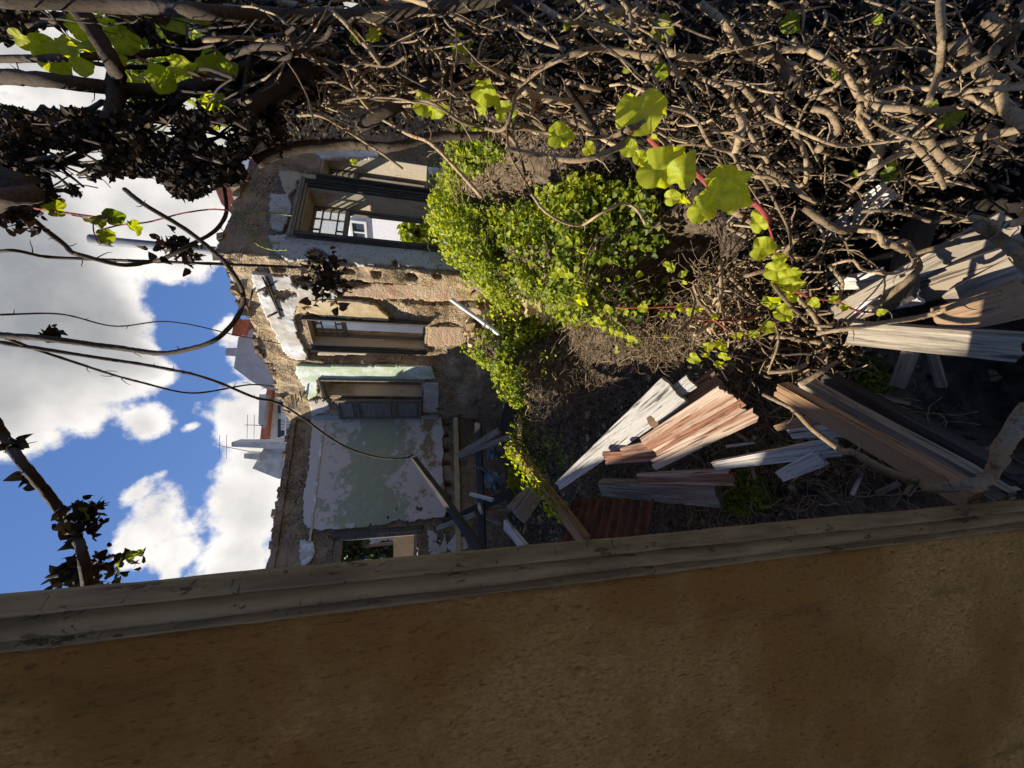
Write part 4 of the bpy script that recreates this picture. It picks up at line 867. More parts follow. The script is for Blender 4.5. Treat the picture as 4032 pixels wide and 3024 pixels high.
def gnormal(P):
    e = .06; zx = (ground_z(P[:, 0] + e, P[:, 1]) - ground_z(P[:, 0] - e, P[:, 1])) / (2 * e); zy = (ground_z(P[:, 0], P[:, 1] + e) - ground_z(P[:, 0], P[:, 1] - e)) / (2 * e)
    N_ = np.stack([-zx, -zy, np.ones(len(P))], 1); return N_ / np.linalg.norm(N_, axis=1)[:, None]
def ivy_heap(name, poly, n, lift, label, size=.046, runners=60, dens2=.0):
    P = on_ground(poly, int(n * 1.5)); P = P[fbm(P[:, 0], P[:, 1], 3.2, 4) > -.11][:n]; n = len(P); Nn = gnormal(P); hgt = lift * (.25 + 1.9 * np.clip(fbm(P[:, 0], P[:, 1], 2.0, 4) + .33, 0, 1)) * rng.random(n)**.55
    P = P + Nn * hgt[:, None] * .6 + np.array([0, 0, 1]) * hgt[:, None] * .5
    c = P.mean(0); e = empty(name, (c[0], c[1], float(ground_z(c[0], c[1]))), label, 'ivy', 'ivy heaps over the rubble')
    leaves(P, Nn * .5 + rng.normal(0, .55, (n, 3)) + SUN * .5 + np.array([0, -.25, .1]), size * rng.uniform(.45, 1.35, n), 'foliage', M_ivy, e, t=np.clip(hgt / lift * .75 + rng.normal(.0, .25, n), 0, 1), cup=.6)  # leaf tone lightens with height, painting top light into the heap
    t_ = TB()
    for k_ in range(runners):
        i = rng.integers(n); p = P[i].copy(); d = rng.normal(0, 1, 3) * .6 + np.array([-.2, -.6, .35]); d /= np.linalg.norm(d); pts = [p]
        for s_ in range(5): d = d + rng.normal(0, .35, 3) + np.array([0, 0, -.22]); d /= np.linalg.norm(d); p = p + d * rng.uniform(.04, .09); pts.append(p)
        t_.add(smooth_path(pts, 9), np.linspace(.0035, .0015, 9), 4, rng.random())
    t_.build('runner', M_green, e)['kind'] = 'stuff'
    return e
IV1 = [(968, 500), (985, 440), (1040, 410), (1110, 395), (1200, 380), (1300, 400), (1430, 430), (1470, 500), (1380, 560), (1330, 600), (1260, 640), (1200, 650), (1130, 640), (1060, 590), (1000, 580)]
IV2 = [(1190, 650), (1330, 600), (1440, 620), (1460, 690), (1380, 720), (1300, 700), (1210, 690)]
IV3 = [(998, 770), (1020, 740), (1090, 715), (1190, 700), (1215, 720), (1165, 750), (1150, 830), (1115, 880), (1135, 960), (1180, 1030), (1170, 1075), (1120, 960), (1080, 890), (1020, 850)]
ivy_heap('ivy_heap', IV1, 19000, .60, 'large bright green ivy heap spilling down below the tall window', runners=260)
ivy_heap('ivy_heap', IV2, 1500, .30, 'thin ivy tongue creeping down over the pale dry stems', runners=60)
ivy_heap('ivy_heap', IV3, 8000, .34, 'smaller ivy heap along the ridge below the shuttered window', runners=60)
IV4 = [(1090, 740), (1200, 720), (1200, 800), (1170, 900), (1230, 1000), (1200, 1040), (1150, 980), (1120, 900)]
ivy_heap('ivy_heap', IV4, 1500, .18, 'sparse shaded ivy on the dark face of the ridge', runners=20, size=.036)
ivy_heap('ivy_heap', [(960, 270), (1060, 260), (1090, 350), (980, 400)], 2200, .25, 'dim ivy patch between the tall window and the vine stems', runners=20, size=.05)
IV5 = [(1580, 1040), (1650, 1010), (1700, 1045), (1690, 1095), (1620, 1105), (1590, 1080)]
def weed(poly, n, lift, label, size=.02):
    P = on_ground(poly, n, (-2, 2), (.7, 5)); P[:, 2] += lift * rng.random(n); c = P.mean(0); e = empty('weed', tuple(c), label, 'plant', 'weeds in the rubble')
    leaves(P, rng.normal(0, .6, (n, 3)) + (0, -.2, .8), size * rng.uniform(.5, 1.2, n), 'foliage', M_ivy, e, t=rng.random(n) * .5, cup=.3)
    t_ = TB()
    for k_ in range(14):
        p = P[rng.integers(n)].copy(); p[2] = float(ground_z(p[0], p[1])); t_.add(np.array([p, p + (rng.normal(0, .03), rng.normal(0, .03), lift * .9)]), .0018, 4, .3)
    t_.build('stem', M_green, e)
weed(IV5, 1300, .16, 'feathery green weed growing beside the squared grey beam'); weed([(1830, 780), (1900, 770), (1920, 830), (1850, 850)], 700, .10, 'small mossy green weed above the slanting beams', .015)
weed([(1430, 600), (1520, 590), (1600, 690), (1500, 720)], 260, .12, 'scattered yellow green sprigs among the pale dry stems', .03)
# ivy on the thin beam
bm = []; 
for k_ in range(620):
    f_ = rng.random()**1.2 * .8; p_ = at(yq(0, 530), 4.0) * (1 - f_) + at(yq(640, 1370), 2.9) * f_; bm.append(p_ + rng.normal(0, .05, 3) + (0, 0, .03))
bm = np.array(bm); e = empty('ivy_trail', tuple(bm.mean(0)), 'ivy trail climbing along the thin slanting beam', 'ivy'); leaves(bm, rng.normal(0, .5, (len(bm), 3)) + SUN, .036 * rng.uniform(.5, 1.2, len(bm)), 'foliage', M_ivy, e, t=np.clip(rng.normal(.55, .25, len(bm)), 0, 1))
TB().add(smooth_path([at(yq(0, 530), 3.95), at(yq(320, 980), 3.4), at(yq(500, 1180), 3.1)], 14), .006, 5, .5).build('stem', M_stem, e)
c_ = at(zC(520, 180), 2.1)
# ---- uncountable litter: dry stems, dead leaves, crumbs of masonry over the whole yard
def litter_stems(poly, n, L_, r_, name, mat, lift=.1, spread=1.0, down=-.1, k=3):
    P = on_ground(poly, n, (-3, 4.5), (.6, 8)); t_ = TB()
    for p in P:
        d = rng.normal(0, 1, 3) * (1, 1, .45 * spread); d /= np.linalg.norm(d); l = L_ * rng.uniform(.4, 1.4); p = p + np.array([0, 0, lift * rng.random()]); pts = [p]
        for s_ in range(4): d = d + rng.normal(0, .38, 3) * (1, 1, .7) + (0, 0, down); d /= np.linalg.norm(d); p = p + d * l / 4; pts.append(p)
        t_.add(pts, r_ * rng.uniform(.5, 1.5), k, rng.random())
    return t_.build(name, mat)
tag(litter_stems([(1180, 690), (1420, 700), (1440, 860), (1320, 960), (1230, 1010), (1150, 930), (1160, 800)], 2600, .22, .0022, 'dry_stems', M_stem, .14), 'tangle of thin brown dead stems on the shaded bank', 'dry stems', kind='stuff')
tag(litter_stems([(1200, 640), (1300, 600), (1500, 560), (1750, 640), (1800, 800), (1700, 860), (1500, 830), (1420, 760), (1280, 720)], 3600, .26, .0024, 'pale_stems', M_stem, .20), 'mat of fine pale dead stems over the middle of the heap', 'dry stems', kind='stuff')
tag(litter_stems([(1400, 880), (1750, 820), (2000, 860), (2050, 1040), (1700, 1130), (1400, 1150), (1260, 1080)], 4600, .20, .0024, 'twig_litter', M_stem, .10), 'fine brown twig litter between the beams and the jamb', 'twigs', kind='stuff')
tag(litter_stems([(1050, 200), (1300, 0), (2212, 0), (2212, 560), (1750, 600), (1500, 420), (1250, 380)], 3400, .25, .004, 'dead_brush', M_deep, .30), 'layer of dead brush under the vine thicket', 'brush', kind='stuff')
tag(litter_stems([(960, 600), (1200, 640), (1210, 700), (1050, 740), (990, 700)], 700, .22, .003, 'straw', M_stem, .10), 'dry straw between the two ivy heaps', 'straw', kind='stuff')
ALL = [(950, 0), (2212, 0), (2212, 1200), (1000, 1200)]
tag(litter_stems([(1600, 830), (1760, 800), (1950, 880), (1900, 980), (1700, 1040), (1560, 1000)], 2600, .16, .002, 'pale_straw', M_stem, .14), 'pale straw and twigs between the fallen boards', 'straw', kind='stuff')
tag(litter_stems([(950, 200), (1120, 200), (1160, 380), (960, 430)], 1100, .25, .004, 'dry_brush', M_stem, .25), 'dead brush on the slope under the tall window', 'brush', kind='stuff')
P = on_ground(ALL, 16000, (-3.5, 4.5), (.4, 9)); P[:, 2] += .02 + .05 * rng.random(len(P))
tag(deadleaves(P, .026 * rng.uniform(.4, 1.3, len(P)), 'leaf_litter', M_dead), 'curled dead leaves scattered over the rubble', 'leaf litter', kind='stuff')
P = on_ground(ALL, 3500, (-3.5, 4.5), (.9, 9)); mb = MB()
for p in P: d_ = rng.gamma(1.6, .012) + .008; mb.box(p + (0, 0, d_ * .3), (d_ * rng.uniform(.8, 2), d_, d_ * .6), rng.uniform(0, 3), d_ * .12)
tag(mb.build('masonry_crumbs', M_ochre), 'crumbs of plaster and mortar on the ground', 'rubble', kind='stuff')
P = on_ground([(960, 600), (1190, 640), (1200, 710), (1040, 740), (990, 700)], 300, (-3, 4), (3, 9)); mb = MB()
for p in P: d_ = rng.uniform(.04, .16); mb.box(p + (0, 0, d_ * .3), (d_ * rng.uniform(.8, 1.6), d_, d_ * .7), rng.uniform(0, 3), d_ * .14)
tag(mb.build('fallen_masonry', M_ochrep), 'fallen ochre masonry at the foot of the sunlit wall', 'rubble', kind='stuff')

# ---- the hanging vines, each traced stem a thing
GV = 'vine stems hanging over the opening'
def vine(pts, D0, D1, wd0, wd1, label, mat=None, n=None, knob=.22, parts=None, name='vine', bend=.06, k=8):
    m = len(pts); P = []
    for i, p in enumerate(pts):
        f_ = i / (m - 1); P.append(clear(at(p, D0 + (D1 - D0) * f_ + (bend * math.sin(i * 1.9 + D0 * 7) if 0 < i < m - 1 else 0))))
    n = n or max(14, m * 7); P = smooth_path(P, n)
    R = .88 * np.array([(wd0 + (wd1 - wd0) * i / (n - 1)) * K / 2 / F * np.linalg.norm(P[i] - EYE) * .92 for i in range(n)])
    c = P[0]; e = empty(name, tuple(c), label, 'vine', GV)
    tb_ = TB().add(P, R, k, rng.uniform(.25, .9), knob * (1 if max(wd0, wd1) < 11 else .35))
    for s_ in range(int(n / 7)):                            # spurs and dead side twigs at the nodes
        i = rng.integers(1, n - 1); T_ = P[i + 1] - P[i - 1]; T_ /= np.linalg.norm(T_); d = rng.normal(0, 1, 3); d -= (d @ T_) * T_ * .6; d /= np.linalg.norm(d); rr = min(R[i], .0042); l = rr * rng.uniform(3, 9)
        Q = [P[i], P[i] + d * l * .4]; 
        for w_ in range(3): d = d + rng.normal(0, .35, 3); d /= np.linalg.norm(d); Q.append(Q[-1] + d * l * .4)
        tb_.add(Q, np.array([.55, .42, .36, .3, .15]) * rr, 5, rng.random())
    tb_.build('stem', mat or M_stem, e); return e, P
def add_clump(e, c, rad, n, s=.03, mat=None):
    P = rng.normal(0, 1, (n, 3)) * rad + c; deadleaves(P, s * rng.uniform(.5, 1.3, n), 'dead_leaves', mat or M_dead, e, t=rng.random(n) * .45)
e, P_ = vine([zE(0, 1240), zE(400, 1265), zE(1000, 1345), zE(1580, 1370), zE(1900, 1250), zE(2080, 1020), zE(2095, 850), zE(2000, 680), zE(1850, 520), zE(1600, 320), zE(1250, 110), zE(1080, -20)], 1.5, 1.3, 11, 8, 'bare stem looping in a wide hook across the sky', M_stemd, 90)
add_clump(e, at(zE(455, 1225), 1.5), .010, 40, .022)
vine([zE(0, 1300), zE(700, 1410), zE(1400, 1520), zE(1900, 1650), zI(2212, 120), zJ(150, 150), zJ(400, 290), zJ(650, 470), zJ(850, 575), zJ(1100, 640), zJ(1290, 640), zJ(1350, 615)], 1.6, 2.2, 7, 4, 'long thin stem sagging from the sky across the green wall', M_stemd, 90)
vine([zE(0, 1240), zE(200, 1320), zE(700, 1490), zE(1240, 1650), zI(1600, 75), zI(2212, 5), zJ(150, 20)], 1.55, 1.9, 5, 3, 'thin stem dipping low under the big cloud', M_stemd, 60)
vine([zE(0, 1060), zE(450, 1050), zE(1000, 1160), zE(1450, 1120), zE(2100, 1250), h6(960, 1430)], 1.7, 2.1, 3, 2, 'hair thin stem waving across the grey cloud', M_stemd, 60)
e, P_ = vine([zE(-60, 515), zE(100, 505), zE(400, 560), zE(800, 580), zE(1600, 610), zE(2212, 635), zo(250, 645), zo(450, 655)], 1.35, 1.7, 5, 6, 'straight dark stem passing the vent pipe with a dead leaf cluster at its end', M_stemd, 60)
add_clump(e, at(zo(600, 740), 1.7), np.array([.05, .03, .04]), 130, .03)
e, P_ = vine([zE(-60, 60), zE(120, 120), zE(270, 230), zE(500, 410), zE(750, 560), zE(1050, 630), zE(1300, 600), zE(1450, 560), zE(1600, 480), zE(1900, 290), zE(1950, 200), zE(1940, -30)], 1.3, 1.5, 8, 7, 'curved dark stem carrying a star shaped dead cluster', M_stemd, 70)
add_clump(e, at(zE(1540, 500), 1.42), np.array([.03, .02, .035]), 70, .026); add_clump(e, at(zE(180, 220), 1.3), .022, 60, .024)
vine([zE(160, -40), zE(280, 20), zE(60, 40), zE(-60, 100)], 1.1, 1.1, 26, 26, 'short very thick dark branch entering at the top edge of the sky', M_stemd, 30)
e, P_ = vine([zI(-60, 300), zI(0, 400), zI(250, 750), zI(450, 1000), zI(620, 1280), zI(720, 1500), zI(760, 1750)], 1.0, .9, 13, 15, 'thick dark stem reaching over the jamb against blue sky', M_stemd, 60)
for uv, rr, n_l in ((zI(700, 1170), .022, 60), (zI(630, 1610), .018, 40), (zI(880, 1600), .028, 55), (zI(600, 1320), .010, 12), (zI(235, 830), .008, 8), (zI(90, 530), .010, 12), (zI(760, 1090), .012, 16)): add_clump(e, at(uv, .97), rr, n_l, .022)
for c_, s_, n_ in ((zI(1050, 1500), .035, (.2, -.4, .8)), (zI(1090, 1515), .03, (.6, -.4, .1)), (zI(740, 1090), .035, (-.2, -.7, .4))): bigleaf(at(c_, .95), n_, rng.normal(0, 1, 3), s_, 'leaf', M_ivy, e, .3)
# branches in the top of the tangle, toned dark as silhouettes
TOP = [([zA(560, -60), zA(800, 250), zA(950, 500), zA(1000, 700), zA(990, 900), zA(930, 1080)], 1.15, 1.3, 24, 22, 'thick black branch forking down through the sky gap'),
 ([zA(-60, 655), zA(500, 700), zA(900, 750), zA(1400, 780), zA(1800, 690), zA(2212, 540), zB(200, 460)], 1.25, 1.4, 20, 16, 'black branch crossing level through the sky gap'),
 ([zA(-60, 512), zA(800, 490), zA(1500, 440), zA(1850, 370), zA(2100, 240)], 1.3, 1.45, 9, 11, 'slim dark branch above the level black branch'),
 ([zA(650, 520), zA(1000, 570), zA(1350, 572), zA(1650, 480), zA(1850, 390)], 1.4, 1.5, 5, 8, 'slim branch with a pale sunlit underside'),
 ([zA(1900, 190), zA(1910, 420), zA(1910, 620)], 1.6, 1.6, 9, 6, 'pale upright twig against the white house'),
 ([zA(2200, 240), zA(2150, 520), zA(2090, 900)], 1.3, 1.35, 8, 7, 'thin twig dropping across the white house'),
 ([zA(-60, -20), zA(1000, 40), zA(1800, 100), zB(0, 130), zB(1000, 130), zB(2212, -20)], 1.0, 1.2, 20, 22, 'thickest dark branch along the upper edge of the vines'),
 ([zA(1300, 60), zA(1450, 220), zA(1650, 420)], 1.2, 1.4, 26, 18, 'stubby black branch before the ivy covered wall'),
 ([zB(-100, 960), zB(350, 640), zB(600, 560)], 1.3, 1.5, 26, 22, 'dark branch rising out of the dead leaf mass'),
 ([zB(880, 1090), zB(1150, 950), zB(1380, 830), zB(1640, 620), zB(1720, 480)], 1.4, 1.5, 26, 22, 'rough dark branch climbing past the far window'),
 ([zB(0, 1400), zB(250, 1300), zB(800, 1250), zB(1180, 1270), zB(1500, 1190), zB(2000, 1170)], 1.55, 1.6, 24, 16, 'long dark branch above the far window'),
 ([zA(-60, 1659), zA(200, 1600), zA(0, 1500)], 1.1, 1.1, 30, 24, 'dark branch stub at the top picture edge')]
for a_ in TOP: vine(a_[0], a_[1], a_[2], a_[3], a_[4], a_[5], M_stemd, 50)
LIT = [([zB(200, 10), zB(700, 130), zB(1100, 250), zB(1400, 400), zB(1700, 490), zB(2000, 580), zB(2250, 720), zC(260, 830), zC(500, 880)], 1.25, 1.5, 10, 10, 'long light brown stem slanting through the upper thicket'),
 ([zB(500, 505), zB(700, 660), zB(900, 760), zB(1090, 860)], 1.4, 1.5, 6, 7, 'short twig angled between the dark branches left of the far window'), ([zB(740, 470), zB(900, 850), zB(1020, 980), zB(1300, 1150), zB(1560, 1280), zB(1760, 1490), zB(1950, 1700)], 1.35, 1.3, 5, 9, 'jointed cane like stem slanting down to the ivy heap'),
 ([zB(330, 1000), zB(600, 1020), zB(850, 1170), zB(1000, 1270), zB(1150, 1370), zB(1265, 1455)], 1.35, 1.35, 5, 5, 'thin stem tapering to a point before the far window'),
 ([zB(730, 480), zB(1000, 740), zB(1200, 910), zB(1320, 1030), zB(1385, 1140)], 1.4, 1.35, 7, 7, 'stem with a red brown cut end'),
 ([zB(1350, 880), zB(1550, 900), zB(1750, 1040), zB(1950, 1100), zB(2180, 1060), zC(0, 950), zC(60, 790), zC(250, 600), zC(550, 460), zC(850, 430), zC(1100, 480), zC(1270, 500)], 1.25, 1.15, 6, 12, 'arched stem bending like a bow over the thicket'),
 ([zC(930, -20), zC(1010, 100), zC(1020, 330), zC(1080, 430), zC(1200, 620), zC(1300, 850), zC(1350, 930), zC(1480, 970), zC(1620, 1080), zC(1700, 1230), zC(1900, 1330), zC(2060, 1520), zC(2212, 1530), zD(100, 1600)], 1.1, 1.3, 6, 7, 'thin pale stem zigzagging through the whole thicket'),
 ([zC(-40, 1285), zC(300, 1350), zC(650, 1375), zC(900, 1280), zC(1080, 1130), zC(1130, 1070)], .95, .88, 9, 16, 'black stem ending at the big bright leaf'),
 ([zC(660, 1190), zC(850, 1180), zC(1000, 1120), zC(1100, 1090)], .93, .90, 6, 16, 'pale weathered stem end beside the big bright leaf'),
 ([zC(1630, 40), zC(1850, 220), zC(1950, 400), zC(2100, 500), zC(2260, 520), zD(210, 560), zD(270, 690), zD(290, 790), zD(420, 830), zD(600, 930), zD(720, 1010), zD(900, 1070)], 1.2, 1.35, 12, 8, 'stout kinked stem running down the lower thicket'),
 ([zC(1280, 410), zC(1400, 470), zC(1550, 500), zC(1720, 485), zC(1820, 430), zC(2000, 450)], 1.2, 1.25, 13, 8, 'bent thick stem segment right of the bow shaped arch'), ([zC(180, 10), zC(450, 170), zC(700, 230), zC(1000, 300), zC(1200, 370)], 1.3, 1.3, 10, 12, 'greyish stem flaking bark near the picture top'),
 ([zC(570, -20), zC(720, 150), zC(780, 260), zC(880, 300)], 1.15, 1.2, 9, 6, 'curved reddish stem dropping from the picture top edge'), ([zC(700, 10), zC(820, 90), zC(950, 130)], 1.2, 1.2, 16, 16, 'fat bark stem stub at the top edge beside the curved reddish stem'), ([zC(1050, 50), zC(1170, 170)], 1.2, 1.2, 20, 20, 'stubby fat stem piece below the reddish stem'),
 ([zC(1660, 680), zC(1820, 770), zC(1920, 930), zC(2000, 1000), zC(2080, 1200), zC(2212, 1400)], 1.25, 1.35, 8, 8, 'forked stem above the lime creeper tail'), ([zC(1850, 720), zC(1980, 750), zC(2100, 880), zC(2212, 1000)], 1.2, 1.2, 9, 9, 'second fork strand running to the lower thicket'),
 ([zC(0, 900), zC(100, 980), zC(290, 1110)], 1.4, 1.4, 14, 12, 'thick broken stem left of the wire thin tendrils'), ([zC(530, 1040), zC(640, 1100), zC(750, 1130)], 1.35, 1.35, 14, 8, 'knobbly stem piece left of the biggest bright leaf'), ([zC(0, 640), zC(200, 740), zC(300, 830)], 1.4, 1.4, 7, 7, 'thin stem piece above the knobbly stem'),
 ([zC(470, 700), zC(600, 740), zC(770, 780)], 1.4, 1.4, 10, 8, 'pale stem piece above the black stem'), ([zC(1250, 520), zC(1350, 600), zC(1470, 650)], 1.3, 1.3, 12, 12, 'stem piece under the bow shaped arch'), ([zC(1960, 1000), zC(1990, 1080), zC(1930, 1320)], 1.2, 1.2, 12, 14, 'short thick stem segment hanging upright in the thicket'),
 ([zC(1870, 1480), zC(2100, 1520), zC(2250, 1570), zD(290, 1600), zD(330, 1400), zD(280, 1240), zD(210, 1100)], 1.35, 1.3, 9, 8, 'long stem doubling back below the lower thicket'),
 ([zD(130, 430), zD(350, 440), zD(500, 520), zD(700, 680), zD(780, 830), zD(790, 930), zD(800, 1060), zD(900, 1220)], 1.1, 1.2, 9, 9, 'smooth pale stem curving through the lower right thicket'),
 ([zD(790, 830), zD(900, 910), zD(1200, 940), zD(1450, 950), zD(1650, 930), zD(1710, 900)], 1.12, 1.1, 11, 9, 'sunlit stem lying level above the cross board'),
 ([zD(-40, 980), zD(200, 1100), zD(450, 1210), zD(900, 1240), zD(1300, 1190), zD(1480, 1160)], 1.12, 1.1, 6, 4, 'thin wire like stem sagging across the boards'),
 ([zD(1390, 880), zD(1480, 600), zD(1500, 400), zD(1490, -20)], 1.0, 1.0, 9, 10, 'upright stem with withered leaves along it'),
 ([zD(2250, 170), zD(2000, 380), zD(1850, 530), zD(1400, 760)], .95, 1.05, 13, 8, 'grey stem slanting in from the lower corner'), ([zD(1520, 830), zD(1700, 790), zD(2250, 745)], 1.0, .95, 5, 9, 'thin cane ending at the jointed sunlit stem'),
 ([zD(1990, 780), zD(2050, 920), zD(2250, 1080)], 1.0, .95, 13, 20, 'bright thick stem stub at the bottom edge'), ([zD(380, 940), zD(520, 970), zD(590, 1070), zD(540, 1180), zD(440, 1290)], 1.15, 1.2, 10, 13, 'bleached stem bent like a hook'),
 ([zD(800, 960), zD(1000, 1100), zD(1200, 1190), zD(1450, 1190)], 1.1, 1.1, 5, 4, 'thin brown sagging stem below the bleached hook'), ([zD(1380, 1200), zD(1480, 1340), zD(1640, 1480)], 1.1, 1.1, 12, 13, 'short stem leading into the pale board ends'),
 ([zD(700, 1680), zD(900, 1480), zD(1150, 1330), zD(1600, 1230), zD(2250, 1100)], 1.25, 1.05, 9, 12, 'long stem rising from the hollow to the bottom edge'), ([zD(0, 700), zD(40, 860), zD(120, 1060)], 1.2, 1.2, 9, 7, 'short kinked stem at the left of the bleached hook'), ([zD(850, 820), zD(950, 880), zD(1100, 900)], 1.1, 1.1, 8, 8, 'short sunlit stem under the smooth pale stem'),
 ([zD(1880, 150), zD(1960, 220), zD(2050, 290)], 1.1, 1.1, 14, 16, 'stout cut stem segment near the lower right corner'), ([zD(1640, 380), zD(1700, 470), zD(1770, 520)], 1.0, 1.0, 20, 18, 'cut stem piece above the slanting grey stem'), ([zD(1830, 600), zD(1920, 700), zD(1980, 740)], 1.0, 1.0, 18, 24, 'thick cut stem piece in shade above the bright stub'), ([zD(1200, 1180), zD(1330, 1320), zD(1420, 1440), zD(1520, 1620)], 1.15, 1.15, 10, 9, 'bumpy stem crossing the grey board end'),
 ([yv(320, 140), yv(480, 260), yv(620, 330), yv(800, 320), yv(950, 390), yv(1100, 470), yv(1250, 530), yv(1290, 600), yv(1220, 750), yv(1000, 930), yv(880, 1000)], 1.2, 1.25, 13, 10, 'thick knotted vine winding over the grooved plank'),
 ([yv(780, 330), yv(950, 350), yv(980, 430), yv(1200, 440), yv(1270, 560)], 1.18, 1.2, 8, 9, 'second strand twisted round the knotted vine'),
 ([yv(520, 640), yv(700, 590), yv(800, 660), yv(900, 690), yv(1150, 695), yv(1240, 660), yv(1260, 560)], 1.25, 1.22, 5, 6, 'thin grey stem looping under the knotted vine'), ([yv(580, 200), yv(900, 160), yv(1200, 190), yv(1450, 260), yv(1740, 235)], 1.25, 1.1, 6, 6, 'thin stem crossing the black hollow'),
 ([yv(1300, 525), yv(1450, 480), yv(1700, 420), yv(2000, 410), yv(2250, 480)], 1.15, 1.0, 8, 10, 'brown stem arching along the edge of the broad plank'), ([yv(1820, 290), yv(1950, 370), yv(2100, 480), yv(2250, 640)], 1.0, .98, 16, 16, 'thick joint of vine above the broad plank'),
 ([yv(1760, 220), yv(1900, 260), yv(2050, 280), yv(2250, 240)], 1.0, .97, 10, 12, 'short forked stem beside the thick vine joint'), ([yv(430, 1220), yv(700, 1180), yv(1000, 1130), yv(1400, 1060), yv(1700, 950), yv(2000, 870)], 1.25, 1.12, 9, 9, 'long smooth vine lying along the edge of the grey plank'),
 ([yv(50, 800), yv(150, 930), yv(280, 1060), yv(400, 1150), yv(560, 1160)], 1.3, 1.3, 9, 6, 'thin bent stem crossing the yellow leaves'), ([yv(60, 1120), yv(90, 1250), yv(0, 1560)], 1.35, 1.4, 5, 4, 'thin drooping stem above the red boards'), ([yv(530, 640), yv(620, 740), yv(620, 900), yv(590, 1000)], 1.3, 1.35, 7, 6, 'stem bending round the splintered pale board'),
 ([yv(400, 250), yv(470, 350), yv(470, 480), yv(420, 560), yv(310, 640)], 1.28, 1.3, 4, 4, 'pale looped tendril above the yellow leaves'), ([yv(0, 1560), yv(200, 1540), yv(330, 1490)], 1.45, 1.4, 9, 8, 'stem tip poking over the red boards'), ([yv(290, 1660), yv(450, 1560), yv(590, 1470)], 1.4, 1.4, 12, 8, 'stem tip pointing at the long slanting beams'),
 ([yr(-40, 90), yr(200, 210), yr(400, 400), yr(600, 550), yr(750, 600), yr(1000, 740), yr(1300, 850), yr(1550, 890), yr(1830, 850), yr(1960, 720), yr(2020, 560), yr(2120, 400), yr(2260, 200)], 1.35, .75, 8, 24, 'big rope like vine swinging in a loop across the lower corner'),
 ([yu(170, 20), yu(300, 180), yu(470, 270), yu(600, 285), yu(760, 190), yu(870, 130), yu(1020, 115), yu(1100, 180), yu(1155, 280)], 1.25, 1.25, 7, 6, 'wavy brown stem in front of the ivy heap'),
 ([q(1008, 0, 1960, 930), zB(2060, 1080), zC(-20, 1180), zC(60, 1280)], 1.35, 1.3, 9, 8, 'thin stem piece right of the red boards'), ([zC(-40, 960), zC(0, 1380), zC(80, 1520), zC(160, 1659), yu(60, 20)], 1.2, 1.25, 5, 5, 'thin dark stem falling past the brick patch')]
GEN = 'dry brown vine stem twisting through the tangle'
for a_ in LIT: vine(a_[0], a_[1], a_[2], a_[3], a_[4], a_[5] or GEN, M_stem, None, .25)
for i_, (a_, lb) in enumerate((([zA(2212, 120), zB(300, 200), zB(640, 420)], 'thin pale twig high in the vines'),)): vine(a_, 1.3, 1.4, 5, 4, lb, M_stem)
# random individual stems of the thicket
def inside(p, P): return bool(inpoly(P, np.array([p[0]]), np.array([p[1]]))[0])
THK = [o(*p) for p in ((430, -20), (2230, -20), (2230, 560), (2050, 500), (1850, 520), (1760, 640), (1600, 560), (1560, 470), (1480, 380), (1350, 310), (1150, 290), (1000, 250), (800, 235), (640, 250), (520, 250), (440, 220))]
LOW = [o(*p) for p in ((1500, 560), (1700, 540), (1900, 600), (1850, 820), (1600, 860), (1480, 720))]
def rnd_stem(poly, mean, sd, L_, w_, Dr, curl):
    while True:
        p = (rng.uniform(0, 1024), rng.uniform(-5, 400))
        if inside(p, poly): break
    for _ in range(14):
        a = math.radians(rng.normal(mean, sd)); l = rng.uniform(*L_)
        if inside((p[0] + math.cos(a) * l, p[1] + math.sin(a) * l), poly): break
    else: l = L_[0]
    pts = []; u, v = p; m = 6; D = rng.uniform(*Dr) + v / 400; dd = rng.normal(0, .05)
    k1 = rng.normal(0, curl)
    for i in range(m):
        pts.append(clear(at((u, v), D))); u += math.cos(a) * l / m; v += math.sin(a) * l / m; a += k1 + rng.normal(0, curl); D = max(.75, D + dd + rng.normal(0, .05))
    P = smooth_path(pts, 16); w__ = rng.gamma(2.2, w_ / 2.2) + .8
    return P, w__ / 2 / F * D * np.linspace(1, rng.uniform(.5, 1), 16)
for k_ in range(150):
    lowr = rng.random() < .2
    P, R_ = rnd_stem(LOW if lowr else THK, 15, 55 if lowr else 26, (50, 170), 1.9, (.95, 1.35), .17)
    e = empty('vine', tuple(P[0]), GEN, 'vine', GV); TB().add(P, R_, 6, rng.uniform(.2, 1), .25).build('stem', M_stem if rng.random() < .8 else M_stemd, e)
def mass(n, poly, mean, sd, L_, w_, Dr, curl, name, mat, label):
    t_ = TB()
    for k_ in range(n):
        P, R_ = rnd_stem(poly, mean, sd, L_, w_, Dr, curl); t_.add(P[::2] if w_ < 2 else P, R_[::2] if w_ < 2 else R_, 5, rng.random(), .2)
    tag(t_.build(name, mat), label, 'vine thicket', kind='stuff')
mass(430, THK, 18, 30, (25, 110), 1.8, (1.05, 1.6), .20, 'vine_thicket', M_stem, 'dense mesh of thin dry stems filling the right side thicket')
mass(1100, THK, 15, 45, (10, 60), 1.0, (1.15, 1.8), .28, 'twig_thicket', M_stem, 'countless fine twigs deep in the thicket')
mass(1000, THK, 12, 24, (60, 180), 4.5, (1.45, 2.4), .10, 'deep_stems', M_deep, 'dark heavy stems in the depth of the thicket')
mass(420, LOW, 20, 60, (10, 70), 1.3, (1.1, 1.5), .3, 'low_tangle', M_stem, 'pale fine tangle over the middle planks')
TPL = [o(*p) for p in ((-20, 0), (700, 0), (560, 260), (430, 330), (330, 370), (150, 400), (-20, 460), (-20, 230), (120, 230), (250, 235), (420, 170), (300, 60), (-20, 60))]
